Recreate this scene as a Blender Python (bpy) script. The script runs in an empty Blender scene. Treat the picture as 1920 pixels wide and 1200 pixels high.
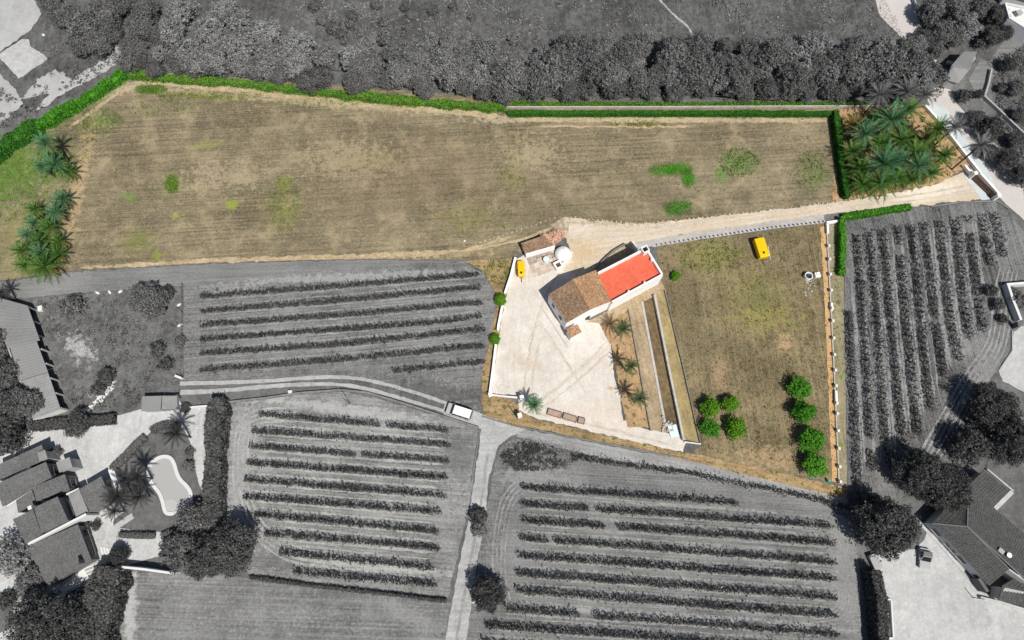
import bpy, bmesh, math, random
import numpy as np
from mathutils import Vector, Matrix, noise as mnoise
R = math.radians
rng = np.random.default_rng(7)
random.seed(7)
SC = bpy.context.scene
COL = SC.collection

# ------------------------------------------------------------------ camera
CAM_H, TILT, FPX = 120.0, R(17.0), 1280.0
cd = bpy.data.cameras.new('camera'); cam = bpy.data.objects.new('camera', cd); COL.objects.link(cam)
cam.location = (0, 0, CAM_H); cam.rotation_euler = (TILT, 0, 0)
cd.sensor_width = 36.0; cd.lens = 36.0 * FPX / 1920.0; cd.clip_start = 1.0; cd.clip_end = 4000.0
SC.camera = cam
FWD = Vector((0, math.sin(TILT), -math.cos(TILT))); UPV = Vector((0, math.cos(TILT), math.sin(TILT)))

def P(px, py, z=0.0):
    """place in the world (height z) seen at a spot of the photograph's 1920x1200 survey grid"""
    d = FWD + Vector((1, 0, 0)) * ((px - 960.0) / FPX) + UPV * ((600.0 - py) / FPX)
    t = (CAM_H - z) / -d.z
    return Vector((d.x * t, d.y * t, z))

# ------------------------------------------------------------------ world + sun
SUN_EL, SUN_AZ = R(58), math.atan2(0.56, -0.83)
w = bpy.data.worlds.new('World'); SC.world = w; w.use_nodes = True
wn = w.node_tree; wn.nodes.clear()
sky = wn.nodes.new('ShaderNodeTexSky'); sky.sky_type = 'NISHITA'; sky.sun_disc = False
sky.sun_elevation = SUN_EL; sky.sun_rotation = SUN_AZ
sky.air_density = 1.0; sky.dust_density = 1.4; sky.ozone_density = 1.0
bg = wn.nodes.new('ShaderNodeBackground'); bg.inputs['Strength'].default_value = 0.055
wo = wn.nodes.new('ShaderNodeOutputWorld')
wn.links.new(sky.outputs[0], bg.inputs[0]); wn.links.new(bg.outputs[0], wo.inputs[0])
sd = bpy.data.lights.new('sun', 'SUN'); sd.energy = 4.4; sd.angle = R(0.53); sd.color = (1.0, 0.95, 0.87)
sun = bpy.data.objects.new('sun', sd); COL.objects.link(sun)
sv = Vector((math.sin(SUN_AZ) * math.cos(SUN_EL), math.cos(SUN_AZ) * math.cos(SUN_EL), math.sin(SUN_EL)))
sun.rotation_euler = sv.to_track_quat('Z', 'Y').to_euler(); sun.location = sv * 300
vs = SC.view_settings; vs.view_transform = 'Standard'; vs.look = 'None'; vs.exposure = 0.15; vs.gamma = 1.0
vs.use_curve_mapping = False

# ------------------------------------------------------------------ material helpers
class NT:
    def __init__(s, name, rough=0.95):
        s.mat = bpy.data.materials.new(name); s.mat.use_nodes = True
        s.t = s.mat.node_tree; s.b = s.t.nodes['Principled BSDF']
        s.b.inputs['Roughness'].default_value = rough
        s.b.inputs['Specular IOR Level'].default_value = 0.15
        s._p = None
    def n(s, typ, **kw):
        nd = s.t.nodes.new(typ)
        for k, v in kw.items(): setattr(nd, k, v)
        return nd
    def put(s, sock, v):
        if isinstance(v, bpy.types.NodeSocket): s.t.links.new(v, sock)
        elif isinstance(v, (tuple, list)) and len(v) == 3 and sock.type == 'RGBA': sock.default_value = (*v, 1)
        else: sock.default_value = v
    def pos(s):
        if s._p is None: s._p = s.n('ShaderNodeNewGeometry')
        return s._p.outputs['Position']
    def vec(s, sx=1, sy=1, rot=0.0, off=(0, 0)):
        a = s.n('ShaderNodeVectorMath', operation='SUBTRACT'); s.put(a.inputs[0], s.pos()); a.inputs[1].default_value = (off[0], off[1], 0)
        r = s.n('ShaderNodeVectorRotate', rotation_type='Z_AXIS'); s.put(r.inputs['Vector'], a.outputs[0]); r.inputs['Angle'].default_value = -rot
        m = s.n('ShaderNodeVectorMath', operation='MULTIPLY'); s.put(m.inputs[0], r.outputs[0]); m.inputs[1].default_value = (sx, sy, 1)
        return m.outputs[0]
    def noise(s, scale, detail=4, rough=0.6, v=None, dist=0.0):
        a = s.n('ShaderNodeTexNoise'); a.inputs['Scale'].default_value = scale; a.inputs['Detail'].default_value = detail
        a.inputs['Roughness'].default_value = rough; a.inputs['Distortion'].default_value = dist
        s.put(a.inputs['Vector'], v if v is not None else s.pos()); return a.outputs['Fac']
    def vor(s, scale, v=None, out='Color'):
        a = s.n('ShaderNodeTexVoronoi'); a.inputs['Scale'].default_value = scale
        s.put(a.inputs['Vector'], v if v is not None else s.pos()); return a.outputs[out]
    def ramp(s, f, stops):
        r = s.n('ShaderNodeValToRGB'); s.put(r.inputs[0], f); cr = r.color_ramp
        while len(cr.elements) < len(stops): cr.elements.new(0.5)
        for e, (p, c) in zip(cr.elements, stops):
            e.position = p; e.color = (*c, 1) if isinstance(c, (tuple, list)) else (c, c, c, 1)
        return r.outputs[0]
    def rng(s, f, a, b, c=0.0, d=1.0):
        m = s.n('ShaderNodeMapRange'); s.put(m.inputs[0], f)
        for i, v in enumerate((a, b, c, d)): m.inputs[i + 1].default_value = v
        return m.outputs[0]
    def math(s, op, a, b=0.0):
        m = s.n('ShaderNodeMath', operation=op); s.put(m.inputs[0], a); s.put(m.inputs[1], b); return m.outputs[0]
    def mix(s, f, a, b, blend='MIX'):
        m = s.n('ShaderNodeMix', data_type='RGBA', blend_type=blend)
        s.put(m.inputs[0], f); s.put(m.inputs[6], a); s.put(m.inputs[7], b); return m.outputs[2]
    def sep(s, v):
        x = s.n('ShaderNodeSeparateXYZ'); s.put(x.inputs[0], v); return x.outputs
    def ell(s, c, rx, ry, rot=0.0, amt=0.6, soft=0.6, nscale=0.9):
        v = s.vec(1 / rx, 1 / ry, rot, (c[0], c[1]))
        l = s.n('ShaderNodeVectorMath', operation='LENGTH'); s.put(l.inputs[0], s.flat(v))
        if not hasattr(s, '_en'): s._en = s.rng(s.noise(nscale, 5, .7), 0.3, 0.7, -1.0, 1.0)
        ma = s.n('ShaderNodeMath', operation='MULTIPLY_ADD'); s.put(ma.inputs[0], s._en); ma.inputs[1].default_value = amt; s.put(ma.inputs[2], l.outputs['Value']); d = ma.outputs[0]
        return s.rng(d, 1.0, 1.0 - soft)
    def flat(s, v):
        m = s.n('ShaderNodeVectorMath', operation='MULTIPLY'); s.put(m.inputs[0], v); m.inputs[1].default_value = (1, 1, 0); return m.outputs[0]
    def col(s, c): s.put(s.b.inputs['Base Color'], c); return s
    def bump(s, h, dist=0.05, strength=1.0):
        b = s.n('ShaderNodeBump'); b.inputs['Strength'].default_value = strength; b.inputs['Distance'].default_value = dist
        s.put(b.inputs['Height'], h); s.t.links.new(b.outputs[0], s.b.inputs['Normal']); return s

def g(v, warm=1.0): return (v * 0.985, v, v * 1.0)
def plain(name, c, rough=0.8, var=0.12, scale=1.5, fine=9.0):
    m = NT(name, rough); f = m.math('ADD', m.math('MULTIPLY', m.noise(scale, 5, .65), .6), m.math('MULTIPLY', m.noise(fine, 3, .6), .4))
    lo = tuple(x * (1 - var * 1.6) for x in c); hi = tuple(min(x * (1 + var * 1.4), .95) for x in c)
    m.col(m.ramp(f, [(0.3, lo), (0.7, hi)])); m.bump(f, 0.03, .4); return m.mat

def ground_mat(name, lo, hi, sx=1.0, sy=1.0, rot=0.0, fine=2.6, big=0.10, contrast=.5, spots=(), flecks=None, mottle=None):
    """soil or dry grass: broad drifts, streaks along the working direction, fine grain, patches"""
    m = NT(name)
    nb = m.noise(big, 4, .6); ns = m.math('ADD', m.math('MULTIPLY', m.noise(1.0, 4, .7, m.vec(sx, sy, rot)), .5), m.math('MULTIPLY', m.noise(1.0, 3, .6, m.vec(sx * .35 if sx < sy else sx * 2.1, sy * 2.1 if sx < sy else sy * .35, rot + .02, (7, 3))), .5)); nf = m.noise(fine, 3, .75)
    f = m.math('ADD', m.math('MULTIPLY', nb, .30), m.math('ADD', m.math('MULTIPLY', ns, .42), m.math('MULTIPLY', nf, .28)))
    h = contrast * 0.17
    c = m.ramp(f, [(0.5 - h, lo), (0.5 + h, hi)])
    if mottle:
        c = m.mix(m.math('MULTIPLY', m.rng(m.noise(.22, 6, .72, m.vec(1, 1.0, .3)), .50, .66), mottle[2]), c, mottle[0])
        c = m.mix(m.math('MULTIPLY', m.rng(m.noise(.17, 6, .72, m.vec(1, 1.0, 1.1, (40, 9))), .50, .68), mottle[2]), c, mottle[1])
        c = m.mix(m.rng(m.noise(2.0, 2, .8), .60, .72, 0, .45), c, tuple(min(.8, x * 1.35) for x in mottle[0]))
    for (cen, rx, ry, ro, colr, amt, k) in spots:
        e = m.ell(cen, rx, ry, ro, amt)
        c = m.mix(m.math('MULTIPLY', e, k), c, m.mix(nf, tuple(x * .65 for x in colr), tuple(x * 1.3 for x in colr)))
    if flecks:
        colr, sc, th = flecks
        c = m.mix(m.rng(m.noise(sc, 3, .7), th, th + .06), c, colr)
    m.col(c); m.bump(m.math('ADD', nf, ns), 0.10, .7); return m.mat

def leaf_mat(name, lo, mid, hi, clump=0.7):
    m = NT(name, 0.7); m.b.inputs['Specular IOR Level'].default_value = 0.25
    r = m.n('ShaderNodeNewGeometry').outputs['Random Per Island']
    o = m.n('ShaderNodeObjectInfo').outputs['Random']
    f = m.math('ADD', m.math('MULTIPLY', r, .5), m.math('ADD', m.math('MULTIPLY', m.noise(clump, 3, .6), .35), m.math('MULTIPLY', o, .15)))
    c = m.ramp(f, [(0.15, lo), (0.5, mid), (0.85, hi)]); m.col(c)
    t = m.n('ShaderNodeBsdfTranslucent'); m.put(t.inputs['Color'], c); x = m.n('ShaderNodeMixShader'); x.inputs[0].default_value = .28
    out = m.t.nodes['Material Output']; m.t.links.new(m.b.outputs[0], x.inputs[1]); m.t.links.new(t.outputs[0], x.inputs[2]); m.t.links.new(x.outputs[0], out.inputs['Surface'])
    return m.mat

# ------------------------------------------------------------------ object helpers
def tag(o, label=None, cat=None, group=None, kind=None):
    if label: o['label'] = label
    if cat: o['category'] = cat
    if group: o['group'] = group
    if kind: o['kind'] = kind
    return o
def thing(name, loc, label, cat, group=None, rz=0.0):
    o = bpy.data.objects.new(name, None); COL.objects.link(o); o.empty_display_size = .3
    o.location = loc; o.rotation_euler = (0, 0, rz); return tag(o, label, cat, group)
def link(name, me, parent=None, mat=None):
    o = bpy.data.objects.new(name, me); COL.objects.link(o)
    if mat is not None: me.materials.clear(); me.materials.append(mat)
    if parent is not None: o.parent = parent
    return o
def copy_tree(o, parent=None):
    c = o.copy(); COL.objects.link(c); c.parent = parent
    for ch in o.children: copy_tree(ch, c)
    return c

class MB:
    def __init__(s): s.v = []; s.f = []
    def add(s, vs, fs):
        k = len(s.v); s.v += [tuple(x) for x in vs]; s.f += [tuple(i + k for i in q) for q in fs]; return s
    def box(s, c, d, rz=0.0, top=1.0):
        cx, cy, cz = c; a, b, h = d[0] / 2, d[1] / 2, d[2] / 2; co, si = math.cos(rz), math.sin(rz); vs = []
        for z, k in ((-h, 1.0), (h, top)):
            for x, y in ((-a * k, -b * k), (a * k, -b * k), (a * k, b * k), (-a * k, b * k)):
                vs.append((cx + x * co - y * si, cy + x * si + y * co, cz + z))
        return s.add(vs, [(3, 2, 1, 0), (4, 5, 6, 7), (0, 1, 5, 4), (1, 2, 6, 5), (2, 3, 7, 6), (3, 0, 4, 7)])
    def prism(s, poly, z0, z1):
        """poly: xy points; z0/z1 numbers or lists"""
        n = len(poly); area = sum(poly[i][0] * poly[(i + 1) % n][1] - poly[(i + 1) % n][0] * poly[i][1] for i in range(n))
        if area < 0:
            poly = list(poly)[::-1]
            z0 = z0[::-1] if isinstance(z0, list) else z0; z1 = z1[::-1] if isinstance(z1, list) else z1
        Z0 = z0 if isinstance(z0, list) else [z0] * n; Z1 = z1 if isinstance(z1, list) else [z1] * n
        vs = [(p[0], p[1], Z0[i]) for i, p in enumerate(poly)] + [(p[0], p[1], Z1[i]) for i, p in enumerate(poly)]
        fs = [tuple(range(n))[::-1], tuple(range(n, 2 * n))] + [(i, (i + 1) % n, n + (i + 1) % n, n + i) for i in range(n)]
        return s.add(vs, fs)
    def tube(s, pts, rad, k=6):
        pts = [Vector(p) for p in pts]; rings = []
        if not isinstance(rad, (list, tuple)): rad = [rad] * len(pts)
        for i, p in enumerate(pts):
            d = (pts[min(i + 1, len(pts) - 1)] - pts[max(i - 1, 0)]).normalized()
            a = d.orthogonal().normalized() if abs(d.z) < .95 else Vector((1, 0, 0)); b = d.cross(a).normalized(); a = b.cross(d)
            rings.append([p + (a * math.cos(2 * math.pi * j / k) + b * math.sin(2 * math.pi * j / k)) * rad[i] for j in range(k)])
        vs = [q for r in rings for q in r]; fs = []
        for i in range(len(pts) - 1):
            for j in range(k): fs.append((i * k + j, i * k + (j + 1) % k, (i + 1) * k + (j + 1) % k, (i + 1) * k + j))
        fs += [tuple(range(k))[::-1], tuple(range((len(pts) - 1) * k, len(pts) * k))]
        return s.add(vs, fs)
    def lathe(s, c, prof, k=20):
        vs = []; fs = []; n = len(prof)
        for (r, z) in prof:
            for j in range(k): a = 2 * math.pi * j / k; vs.append((c[0] + r * math.cos(a), c[1] + r * math.sin(a), c[2] + z))
        for i in range(n - 1):
            for j in range(k): fs.append((i * k + j, i * k + (j + 1) % k, (i + 1) * k + (j + 1) % k, (i + 1) * k + j))
        fs += [tuple(range(k))[::-1], tuple(range((n - 1) * k, n * k))]
        return s.add(vs, fs)
    def mesh(s, name, mat=None, off=(0, 0, 0), bevel=0.0, seg=2):
        me = bpy.data.meshes.new(name)
        me.from_pydata([(a - off[0], b - off[1], c - off[2]) for a, b, c in s.v], [], s.f); me.update()
        if bevel:
            bm = bmesh.new(); bm.from_mesh(me)
            bmesh.ops.bevel(bm, geom=list(bm.edges) + list(bm.verts), offset=bevel, segments=seg, profile=.6, affect='EDGES', clamp_overlap=True)
            bm.to_mesh(me); bm.free()
        if mat: me.materials.append(mat)
        return me
    def build(s, name, mat, parent=None, bevel=0.0, seg=2):
        off = parent_origin(parent)
        return link(name, s.mesh(name, mat, off, bevel, seg), parent)
def parent_origin(p):
    v = Vector((0, 0, 0))
    while p is not None: v += p.location; p = p.parent
    return v

def np_mesh(name, V, F, mat=None):
    """V (n,3) float, F (m,k) int"""
    me = bpy.data.meshes.new(name); n, (m, k) = len(V), F.shape
    me.vertices.add(n); me.vertices.foreach_set('co', np.ascontiguousarray(V, np.float32).ravel())
    me.loops.add(m * k); me.loops.foreach_set('vertex_index', np.ascontiguousarray(F, np.int32).ravel())
    me.polygons.add(m); me.polygons.foreach_set('loop_start', np.arange(0, m * k, k, dtype=np.int32))
    me.update(calc_edges=True); me.validate()
    if mat: me.materials.append(mat)
    return me
def leaf_quads(C, N, S, asp=0.62):
    """leaf-shaped quads round points C facing N with half-lengths S"""
    n = len(C); N = N / (np.linalg.norm(N, axis=1, keepdims=True) + 1e-9)
    t = rng.normal(size=(n, 3)); u = np.cross(N, t); u /= (np.linalg.norm(u, axis=1, keepdims=True) + 1e-9); v = np.cross(N, u)
    S = S[:, None]
    V = np.stack([C - u * S, C - v * S * asp + u * S * .1, C + u * S, C + v * S * asp + u * S * .1], 1).reshape(-1, 3)
    return V, np.arange(4 * n).reshape(n, 4)
def tri_tufts(C, H, W, lean=0.4):
    """upright grass blades: one triangle each"""
    n = len(C); a = rng.uniform(0, 2 * np.pi, n); d = np.stack([np.cos(a), np.sin(a), np.zeros(n)], 1) * (W / 2)[:, None]
    tip = C + np.stack([rng.normal(0, lean, n) * H, rng.normal(0, lean, n) * H, H], 1)
    return np.stack([C - d, C + d, tip], 1).reshape(-1, 3), np.arange(3 * n).reshape(n, 3)

def inside(pts, poly):
    x, y = pts[:, 0], pts[:, 1]; c = np.zeros(len(pts), bool); n = len(poly)
    for i in range(n):
        x1, y1 = poly[i][0], poly[i][1]; x2, y2 = poly[(i + 1) % n][0], poly[(i + 1) % n][1]
        if y1 == y2: continue
        c ^= ((y1 > y) != (y2 > y)) & (x < (x2 - x1) * (y - y1) / (y2 - y1) + x1)
    return c
def scatter(pxpoly, n):
    poly = [P(*p) for p in pxpoly]; xs = [p.x for p in poly]; ys = [p.y for p in poly]
    q = np.stack([rng.uniform(min(xs), max(xs), n), rng.uniform(min(ys), max(ys), n)], 1)
    return q[inside(q, poly)]

def resample(pts, step, closed):
    out = []; n = len(pts); last = n if closed else n - 1
    for i in range(last):
        a, b = pts[i], pts[(i + 1) % n]; k = max(1, int((b - a).length / step))
        out += [a.lerp(b, j / k) for j in range(k)]
    if not closed: out.append(pts[-1])
    return out
def smooth(pts, it=2, closed=False):
    for _ in range(it):
        o = [] if closed else [pts[0]]; n = len(pts)
        for i in range(n if closed else n - 1):
            a, b = pts[i], pts[(i + 1) % n]; o += [a.lerp(b, .25), a.lerp(b, .75)]
        if not closed: o.append(pts[-1])
        pts = o
    return pts
def jit(p, amp, sc=0.9, seed=0.0):
    q = Vector((p.x * sc + seed, p.y * sc, seed * 1.7)); q2 = q * 3.1
    return Vector((p.x + amp * (mnoise.noise(q) + .6 * mnoise.noise(q2)), p.y + amp * (mnoise.noise(q + Vector((31, 7, 3))) + .6 * mnoise.noise(q2 + Vector((9, 57, 2)))), p.z))
LAY = [0]
def layer(lvl):
    LAY[0] += 1; return .012 * lvl + .0001 * LAY[0]
def sheet(name, px, mat, lvl, amp=0.35, step=0.45, rounded=0, z=None):
    zz = layer(lvl) if z is None else z
    pts = [P(a, b) for a, b in px]
    if rounded: pts = smooth(pts, rounded, True)
    pts = resample(pts, step, True)
    if amp: pts = [jit(p, amp, .9, lvl * 3.3) for p in pts]
    me = bpy.data.meshes.new(name); me.from_pydata([(p.x, p.y, zz) for p in pts], [], [tuple(range(len(pts)))]); me.update()
    if me.polygons[0].normal.z < 0: me.flip_normals()
    return tag(link(name, me, None, mat), kind='structure')
def ribbon(name, px, width, mat, lvl, amp=0.12, rounded=2):
    pts = [P(a, b) for a, b in px]
    if rounded: pts = smooth(pts, rounded)
    pts = resample(pts, .5, False); L = []; Rr = []
    ws = width if isinstance(width, (list, tuple)) else (width, width); n = len(pts)
    for i, p in enumerate(pts):
        d = (pts[min(i + 1, n - 1)] - pts[max(i - 1, 0)]).normalized(); nn = Vector((-d.y, d.x, 0)); wd = ws[0] + (ws[1] - ws[0]) * i / (n - 1)
        L.append(jit(p + nn * wd / 2, amp, .9, lvl + 3)); Rr.append(jit(p - nn * wd / 2, amp, .9, lvl + 11))
    zz = layer(lvl); vs = [(p.x, p.y, zz) for p in L + Rr]; fs = [(n + i, n + i + 1, i + 1, i) for i in range(n - 1)]
    me = bpy.data.meshes.new(name); me.from_pydata(vs, [], fs); me.update()
    return tag(link(name, me, None, mat), kind='structure')

# ------------------------------------------------------------------ ground materials
ROWA = math.atan2(36, 510)       # vineyard working directions
TAN = (.56, .40, .23); GRN = (.07, .22, .02); OLV = (.20, .20, .03); PALE = (.55, .46, .33)
def S(px, py, rx, ry, col, k=0.8, amt=.7, rot=0.0): return (P(px, py).xy, rx / 9.6, ry / 9.6, rot, col, amt, k)
field_spots = [S(20, 320, 110, 90, (.10, .19, .03), .85, .8), S(40, 430, 60, 60, (.2, .2, .07), .6, .9), S(150, 340, 16, 190, TAN, .45, .9), S(40, 500, 60, 40, (.22, .22, .09), .5, .8),
    S(1258, 318, 46, 15, (.05, .26, .01), .95, .45, R(8)), S(1290, 335, 16, 22, (.05, .26, .01), .9, .4), S(1272, 390, 32, 17, (.06, .24, .02), .85, .5, R(15)),
    S(1385, 305, 42, 30, (.12, .24, .05), .6, .8), S(1350, 330, 16, 18, GRN, .6, .7), S(1525, 325, 34, 40, (.15, .22, .06), .45, .9),
    S(322, 345, 16, 22, (.16, .28, .03), .8,1.1), S(245, 371, 13, 9, (.14, .26, .04), .8,1.1), S(332, 405, 14, 8, (.3, .34, .1), .7,1.1),
    S(436, 384, 16, 14, (.26, .32, .04), .7, .7), S(532, 345, 14, 18, (.20, .25, .03), .75, 1.2), S(530, 395, 36, 42, (.2, .2, .05), .5, 1.4), S(700, 300, 60, 30, (.2, .19, .07), .5, 1.5), S(880, 410, 70, 30, (.2, .19, .06), .5, 1.5), S(390, 272, 30, 10, (.24, .26, .06), .6, 1.3), S(960, 330, 24, 30, (.2, .2, .05), .55, 1.4), S(650, 300, 90, 40, (.44, .37, .24), .5, 1.4), S(420, 330, 80, 30, (.42, .35, .23), .5, 1.4), S(1000, 290, 60, 40, (.44, .37, .24), .5, 1.4),
    S(262, 453, 32, 26, (.17, .19, .05), .7,1.1), S(295, 480, 13, 9, (.22, .28, .03), .7,1.1), S(190, 228, 30, 18, (.18, .28, .06), .5, .9),
    S(285, 168, 34, 11, GRN, .8, .7), S(400, 180, 110, 9, OLV, .7, .7, R(-5)), S(620, 192, 130, 8, OLV, .5, .9, R(-6)),
    S(1200, 233, 60, 6, (.26, .22, .06), .7, .6), S(950, 225, 90, 9, PALE, .5, .8), S(1250, 225, 280, 7, PALE, .55, .8), S(560, 190, 330, 9, PALE, .45, .9, R(-6)),
    S(255, 160, 70, 14, PALE, .5, .8, R(20)), S(880, 470, 110, 12, (.36, .28, .16), .5, .8, R(12)), S(1080, 390, 160, 40, (.17, .14, .09), .35, .9),
    S(780, 330, 260, 90, (.24, .18, .12), .35, .9), S(1230, 355, 60, 40, (.15, .13, .08), .5, .9), S(540, 488, 320, 7, TAN, .6, .8, R(2))]
M_field = ground_mat('dry_mown_grass', (.068, .06, .038), (.315, .265, .172), .06, 1.5, R(3), fine=2.2, big=.07, contrast=.62, spots=field_spots, flecks=((.12, .19, .04), 1.3, .69), mottle=((.385, .315, .205), (.105, .09, .06), .65))
orch_spots = [S(1330, 480, 60, 40, (.24, .24, .07), .6, .9), S(1420, 560, 70, 60, (.23, .23, .07), .45, .9), S(1470, 640, 14, 24, (.5, .34, .2), .7, .7), S(1350, 700, 16, 36, (.42, .29, .18), .6, .8),
    S(1330, 640, 30, 50, (.2, .17, .11), .5, .9), S(1440, 860, 60, 22, (.5, .34, .2), .5, .9), S(1440, 600, 70, 30, (.30, .27, .09), .5, .9), S(1290, 590, 20, 80, (.17, .15, .08), .5, .9)]
M_orch = ground_mat('dry_orchard_grass', (.066, .056, .033), (.31, .25, .15), 1.9, .06, R(3), fine=2.4, big=.09, contrast=.62, spots=orch_spots, flecks=((.14, .20, .03), 1.3, .655), mottle=((.33, .26, .155), (.11, .092, .055), .55))
M_verge = ground_mat('dry_verge_grass', (.13, .09, .045), (.48, .34, .185), .35, .8, R(-12), fine=2.0, big=.2, contrast=.65, flecks=((.10, .13, .03), .9, .56))
M_bed = ground_mat('ochre_bed_soil', (.22, .15, .085), (.52, .35, .19), 1, 1, 0, fine=1.8, big=.25, contrast=.7, flecks=((.14, .12, .05), .8, .56))
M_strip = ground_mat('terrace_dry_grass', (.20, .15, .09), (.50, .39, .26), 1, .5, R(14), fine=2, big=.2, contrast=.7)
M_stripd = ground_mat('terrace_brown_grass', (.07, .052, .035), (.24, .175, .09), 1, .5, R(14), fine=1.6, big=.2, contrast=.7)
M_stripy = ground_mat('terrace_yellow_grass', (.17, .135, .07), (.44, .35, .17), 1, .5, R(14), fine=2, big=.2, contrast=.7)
M_court = ground_mat('pale_packed_gravel', (.45, .41, .36), (.70, .665, .615), .6, .6, 0, fine=2.2, big=.12, contrast=.9,
    spots=[S(985, 680, 36, 14, (.52, .42, .33), .6, .8, R(-20)), S(1145, 728, 7, 5, (.5, .33, .18), .8, .3), S(1120, 795, 10, 6, (.45, .36, .28), .6, .6), S(1090, 690, 130, 5, (.55, .47, .4), .6, .6, R(38)), S(1120, 780, 70, 30, (.62, .53, .44), .5, .9)], flecks=((.40, .33, .27), 1.3, .67), mottle=((.72, .685, .63), (.52, .455, .385), .6))
M_drive = ground_mat('pale_dirt_drive', (.42, .345, .25), (.68, .60, .48), .12, .9, R(9), fine=1.8, big=.12, contrast=.8,
    spots=[S(1090, 475, 45, 32, (.54, .40, .24), .6, .8), S(1400, 413, 190, 5, (.58, .44, .27), .6, .6, R(9)), S(1075, 430, 45, 18, (.66, .6, .52), .6, .9), S(1042, 428, 24, 36, (.30, .235, .155), .85, .9), S(1150, 418, 130, 7, (.36, .29, .2), .6, .8), S(1740, 360, 90, 22, (.72, .66, .56), .8, .5, R(10))])
M_apron = plain('pale_concrete_apron', (.50, .56, .58), .8, .08, .6, 4)
M_conc = plain('weathered_concrete', (.42, .40, .38), .9, .2, .8, 5)
M_tan = ground_mat('orange_dirt_path', (.42, .26, .12), (.64, .42, .22), 1.2, .2, R(1), fine=1.4, big=.3, contrast=.8)
M_rverge = ground_mat('mixed_verge_grass', (.14, .12, .06), (.38, .33, .23), 1.6, .2, R(2), fine=1.8, big=.15, contrast=.7, flecks=((.14, .22, .05), .6, .58))
# grey land round the plot
M_land = ground_mat('grey_rough_grass', g(.06), g(.19), .5, .5, 0, fine=1.6, big=.06, contrast=.75, mottle=(g(.20), g(.05), .5))
M_soilA = ground_mat('grey_vine_soil', g(.06), g(.29), .05, 1.9, R(4), fine=2.4, big=.10, contrast=.6, mottle=(g(.27), g(.09), .45), spots=[S(650, 520, 240, 10, g(.34), .8, .8, R(3)), S(440, 545, 60, 14, g(.3), .6, .9), S(830, 735, 110, 18, g(.09), .7, .8, R(-12))])
M_soilB = ground_mat('pale_vine_soil', g(.085), g(.34), .05, 1.9, R(-5), fine=2.4, big=.10, contrast=.6, mottle=(g(.34), g(.13), .5), spots=[S(650, 768, 180, 11, g(.42), .7, .7, R(-7)), S(455, 860, 26, 130, g(.36), .6, .8), S(720, 1065, 150, 7, g(.42), .8, .6, R(-5)), S(860, 850, 40, 60, g(.13), .6, .9), S(520, 1050, 70, 20, g(.12), .6, .9)])
M_soilC = ground_mat('combed_vine_soil', g(.085), g(.27), .045, 2.0, R(-4), fine=2.6, big=.10, contrast=.6, spots=[S(1000, 895, 70, 16, g(.28), .7, .9), S(1300, 1160, 330, 7, g(.36), .7, .6, R(-4)), S(1585, 1060, 30, 130, g(.26), .7, .7), S(1250, 1170, 300, 9, g(.08), .5, .7, R(-4))])
M_soilD = ground_mat('rutted_vine_soil', g(.04), g(.255), 1.9, .045, R(4), fine=2.4, big=.10, contrast=.55, spots=[S(1840, 720, 110, 22, g(.30), .6, .8, R(60)), S(1860, 600, 40, 90, g(.14), .6, .9)])
M_stub = ground_mat('grey_stubble', g(.06), g(.29), .05, 1.6, R(-3), fine=2.0, big=.09, contrast=.7, mottle=(g(.27), g(.11), .5), spots=[S(760, 1150, 60, 14, g(.28), .5, .8, R(-25)), S(245, 1140, 12, 90, g(.46), .7, .6, R(8))])
M_track = ground_mat('pale_track_dirt', g(.24), g(.50), .3, .9, 0, fine=2.0, big=.2, contrast=.85, flecks=(g(.16), .9, .66))
M_rut = ground_mat('pale_wheel_rut', g(.24), g(.50), .6, .6, 0, fine=2.0, big=.2, contrast=.9)
M_lane = ground_mat('grey_lane_dirt', g(.17), g(.40), .12, 1.1, R(-12), fine=2.0, big=.12, contrast=.8)
M_ntrack = ground_mat('grey_headland', g(.11), g(.27), .10, 1.2, R(2), fine=2.0, big=.1, contrast=.8)
M_road = plain('pale_road', (.50, .475, .46), .85, .06, .4, 3)
M_yard = ground_mat('pale_yard_gravel', g(.33), g(.55), .4, .4, 0, fine=1.5, big=.10, contrast=.8, mottle=(g(.56), g(.34), .5))
M_patio = ground_mat('pale_villa_gravel', g(.34), g(.60), .5, .5, 0, fine=1.6, big=.12, contrast=.8, mottle=(g(.55), g(.33), .5))
M_lawn = ground_mat('grey_lawn', g(.07), g(.17), .6, .6, 0, fine=1.6, big=.15, contrast=.8, mottle=(g(.16), g(.06), .5))
M_lot = ground_mat('grey_scrub_lot', g(.07), g(.21), .6, .6, 0, fine=1.2, big=.10, contrast=.8, mottle=(g(.18), g(.055), .5), spots=[S(150, 655, 38, 20, g(.45), .8, .9, R(-35)), S(195, 725, 30, 14, g(.5), .6, .9, R(45))])
M_bare = ground_mat('bare_pale_ground', g(.30), g(.48), .5, .5, 0, fine=1.4, big=.12, contrast=.9, flecks=(g(.2), .8, .68))
M_pad = ground_mat('pale_concrete_pad', g(.30), g(.54), .5, .5, 0, fine=1.2, big=.3, contrast=.9)
M_scrub = ground_mat('grey_hill_scrub', g(.035), g(.17), .5, .25, 0, fine=.9, big=.07, contrast=.8, mottle=(g(.17), g(.035), .65))

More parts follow.
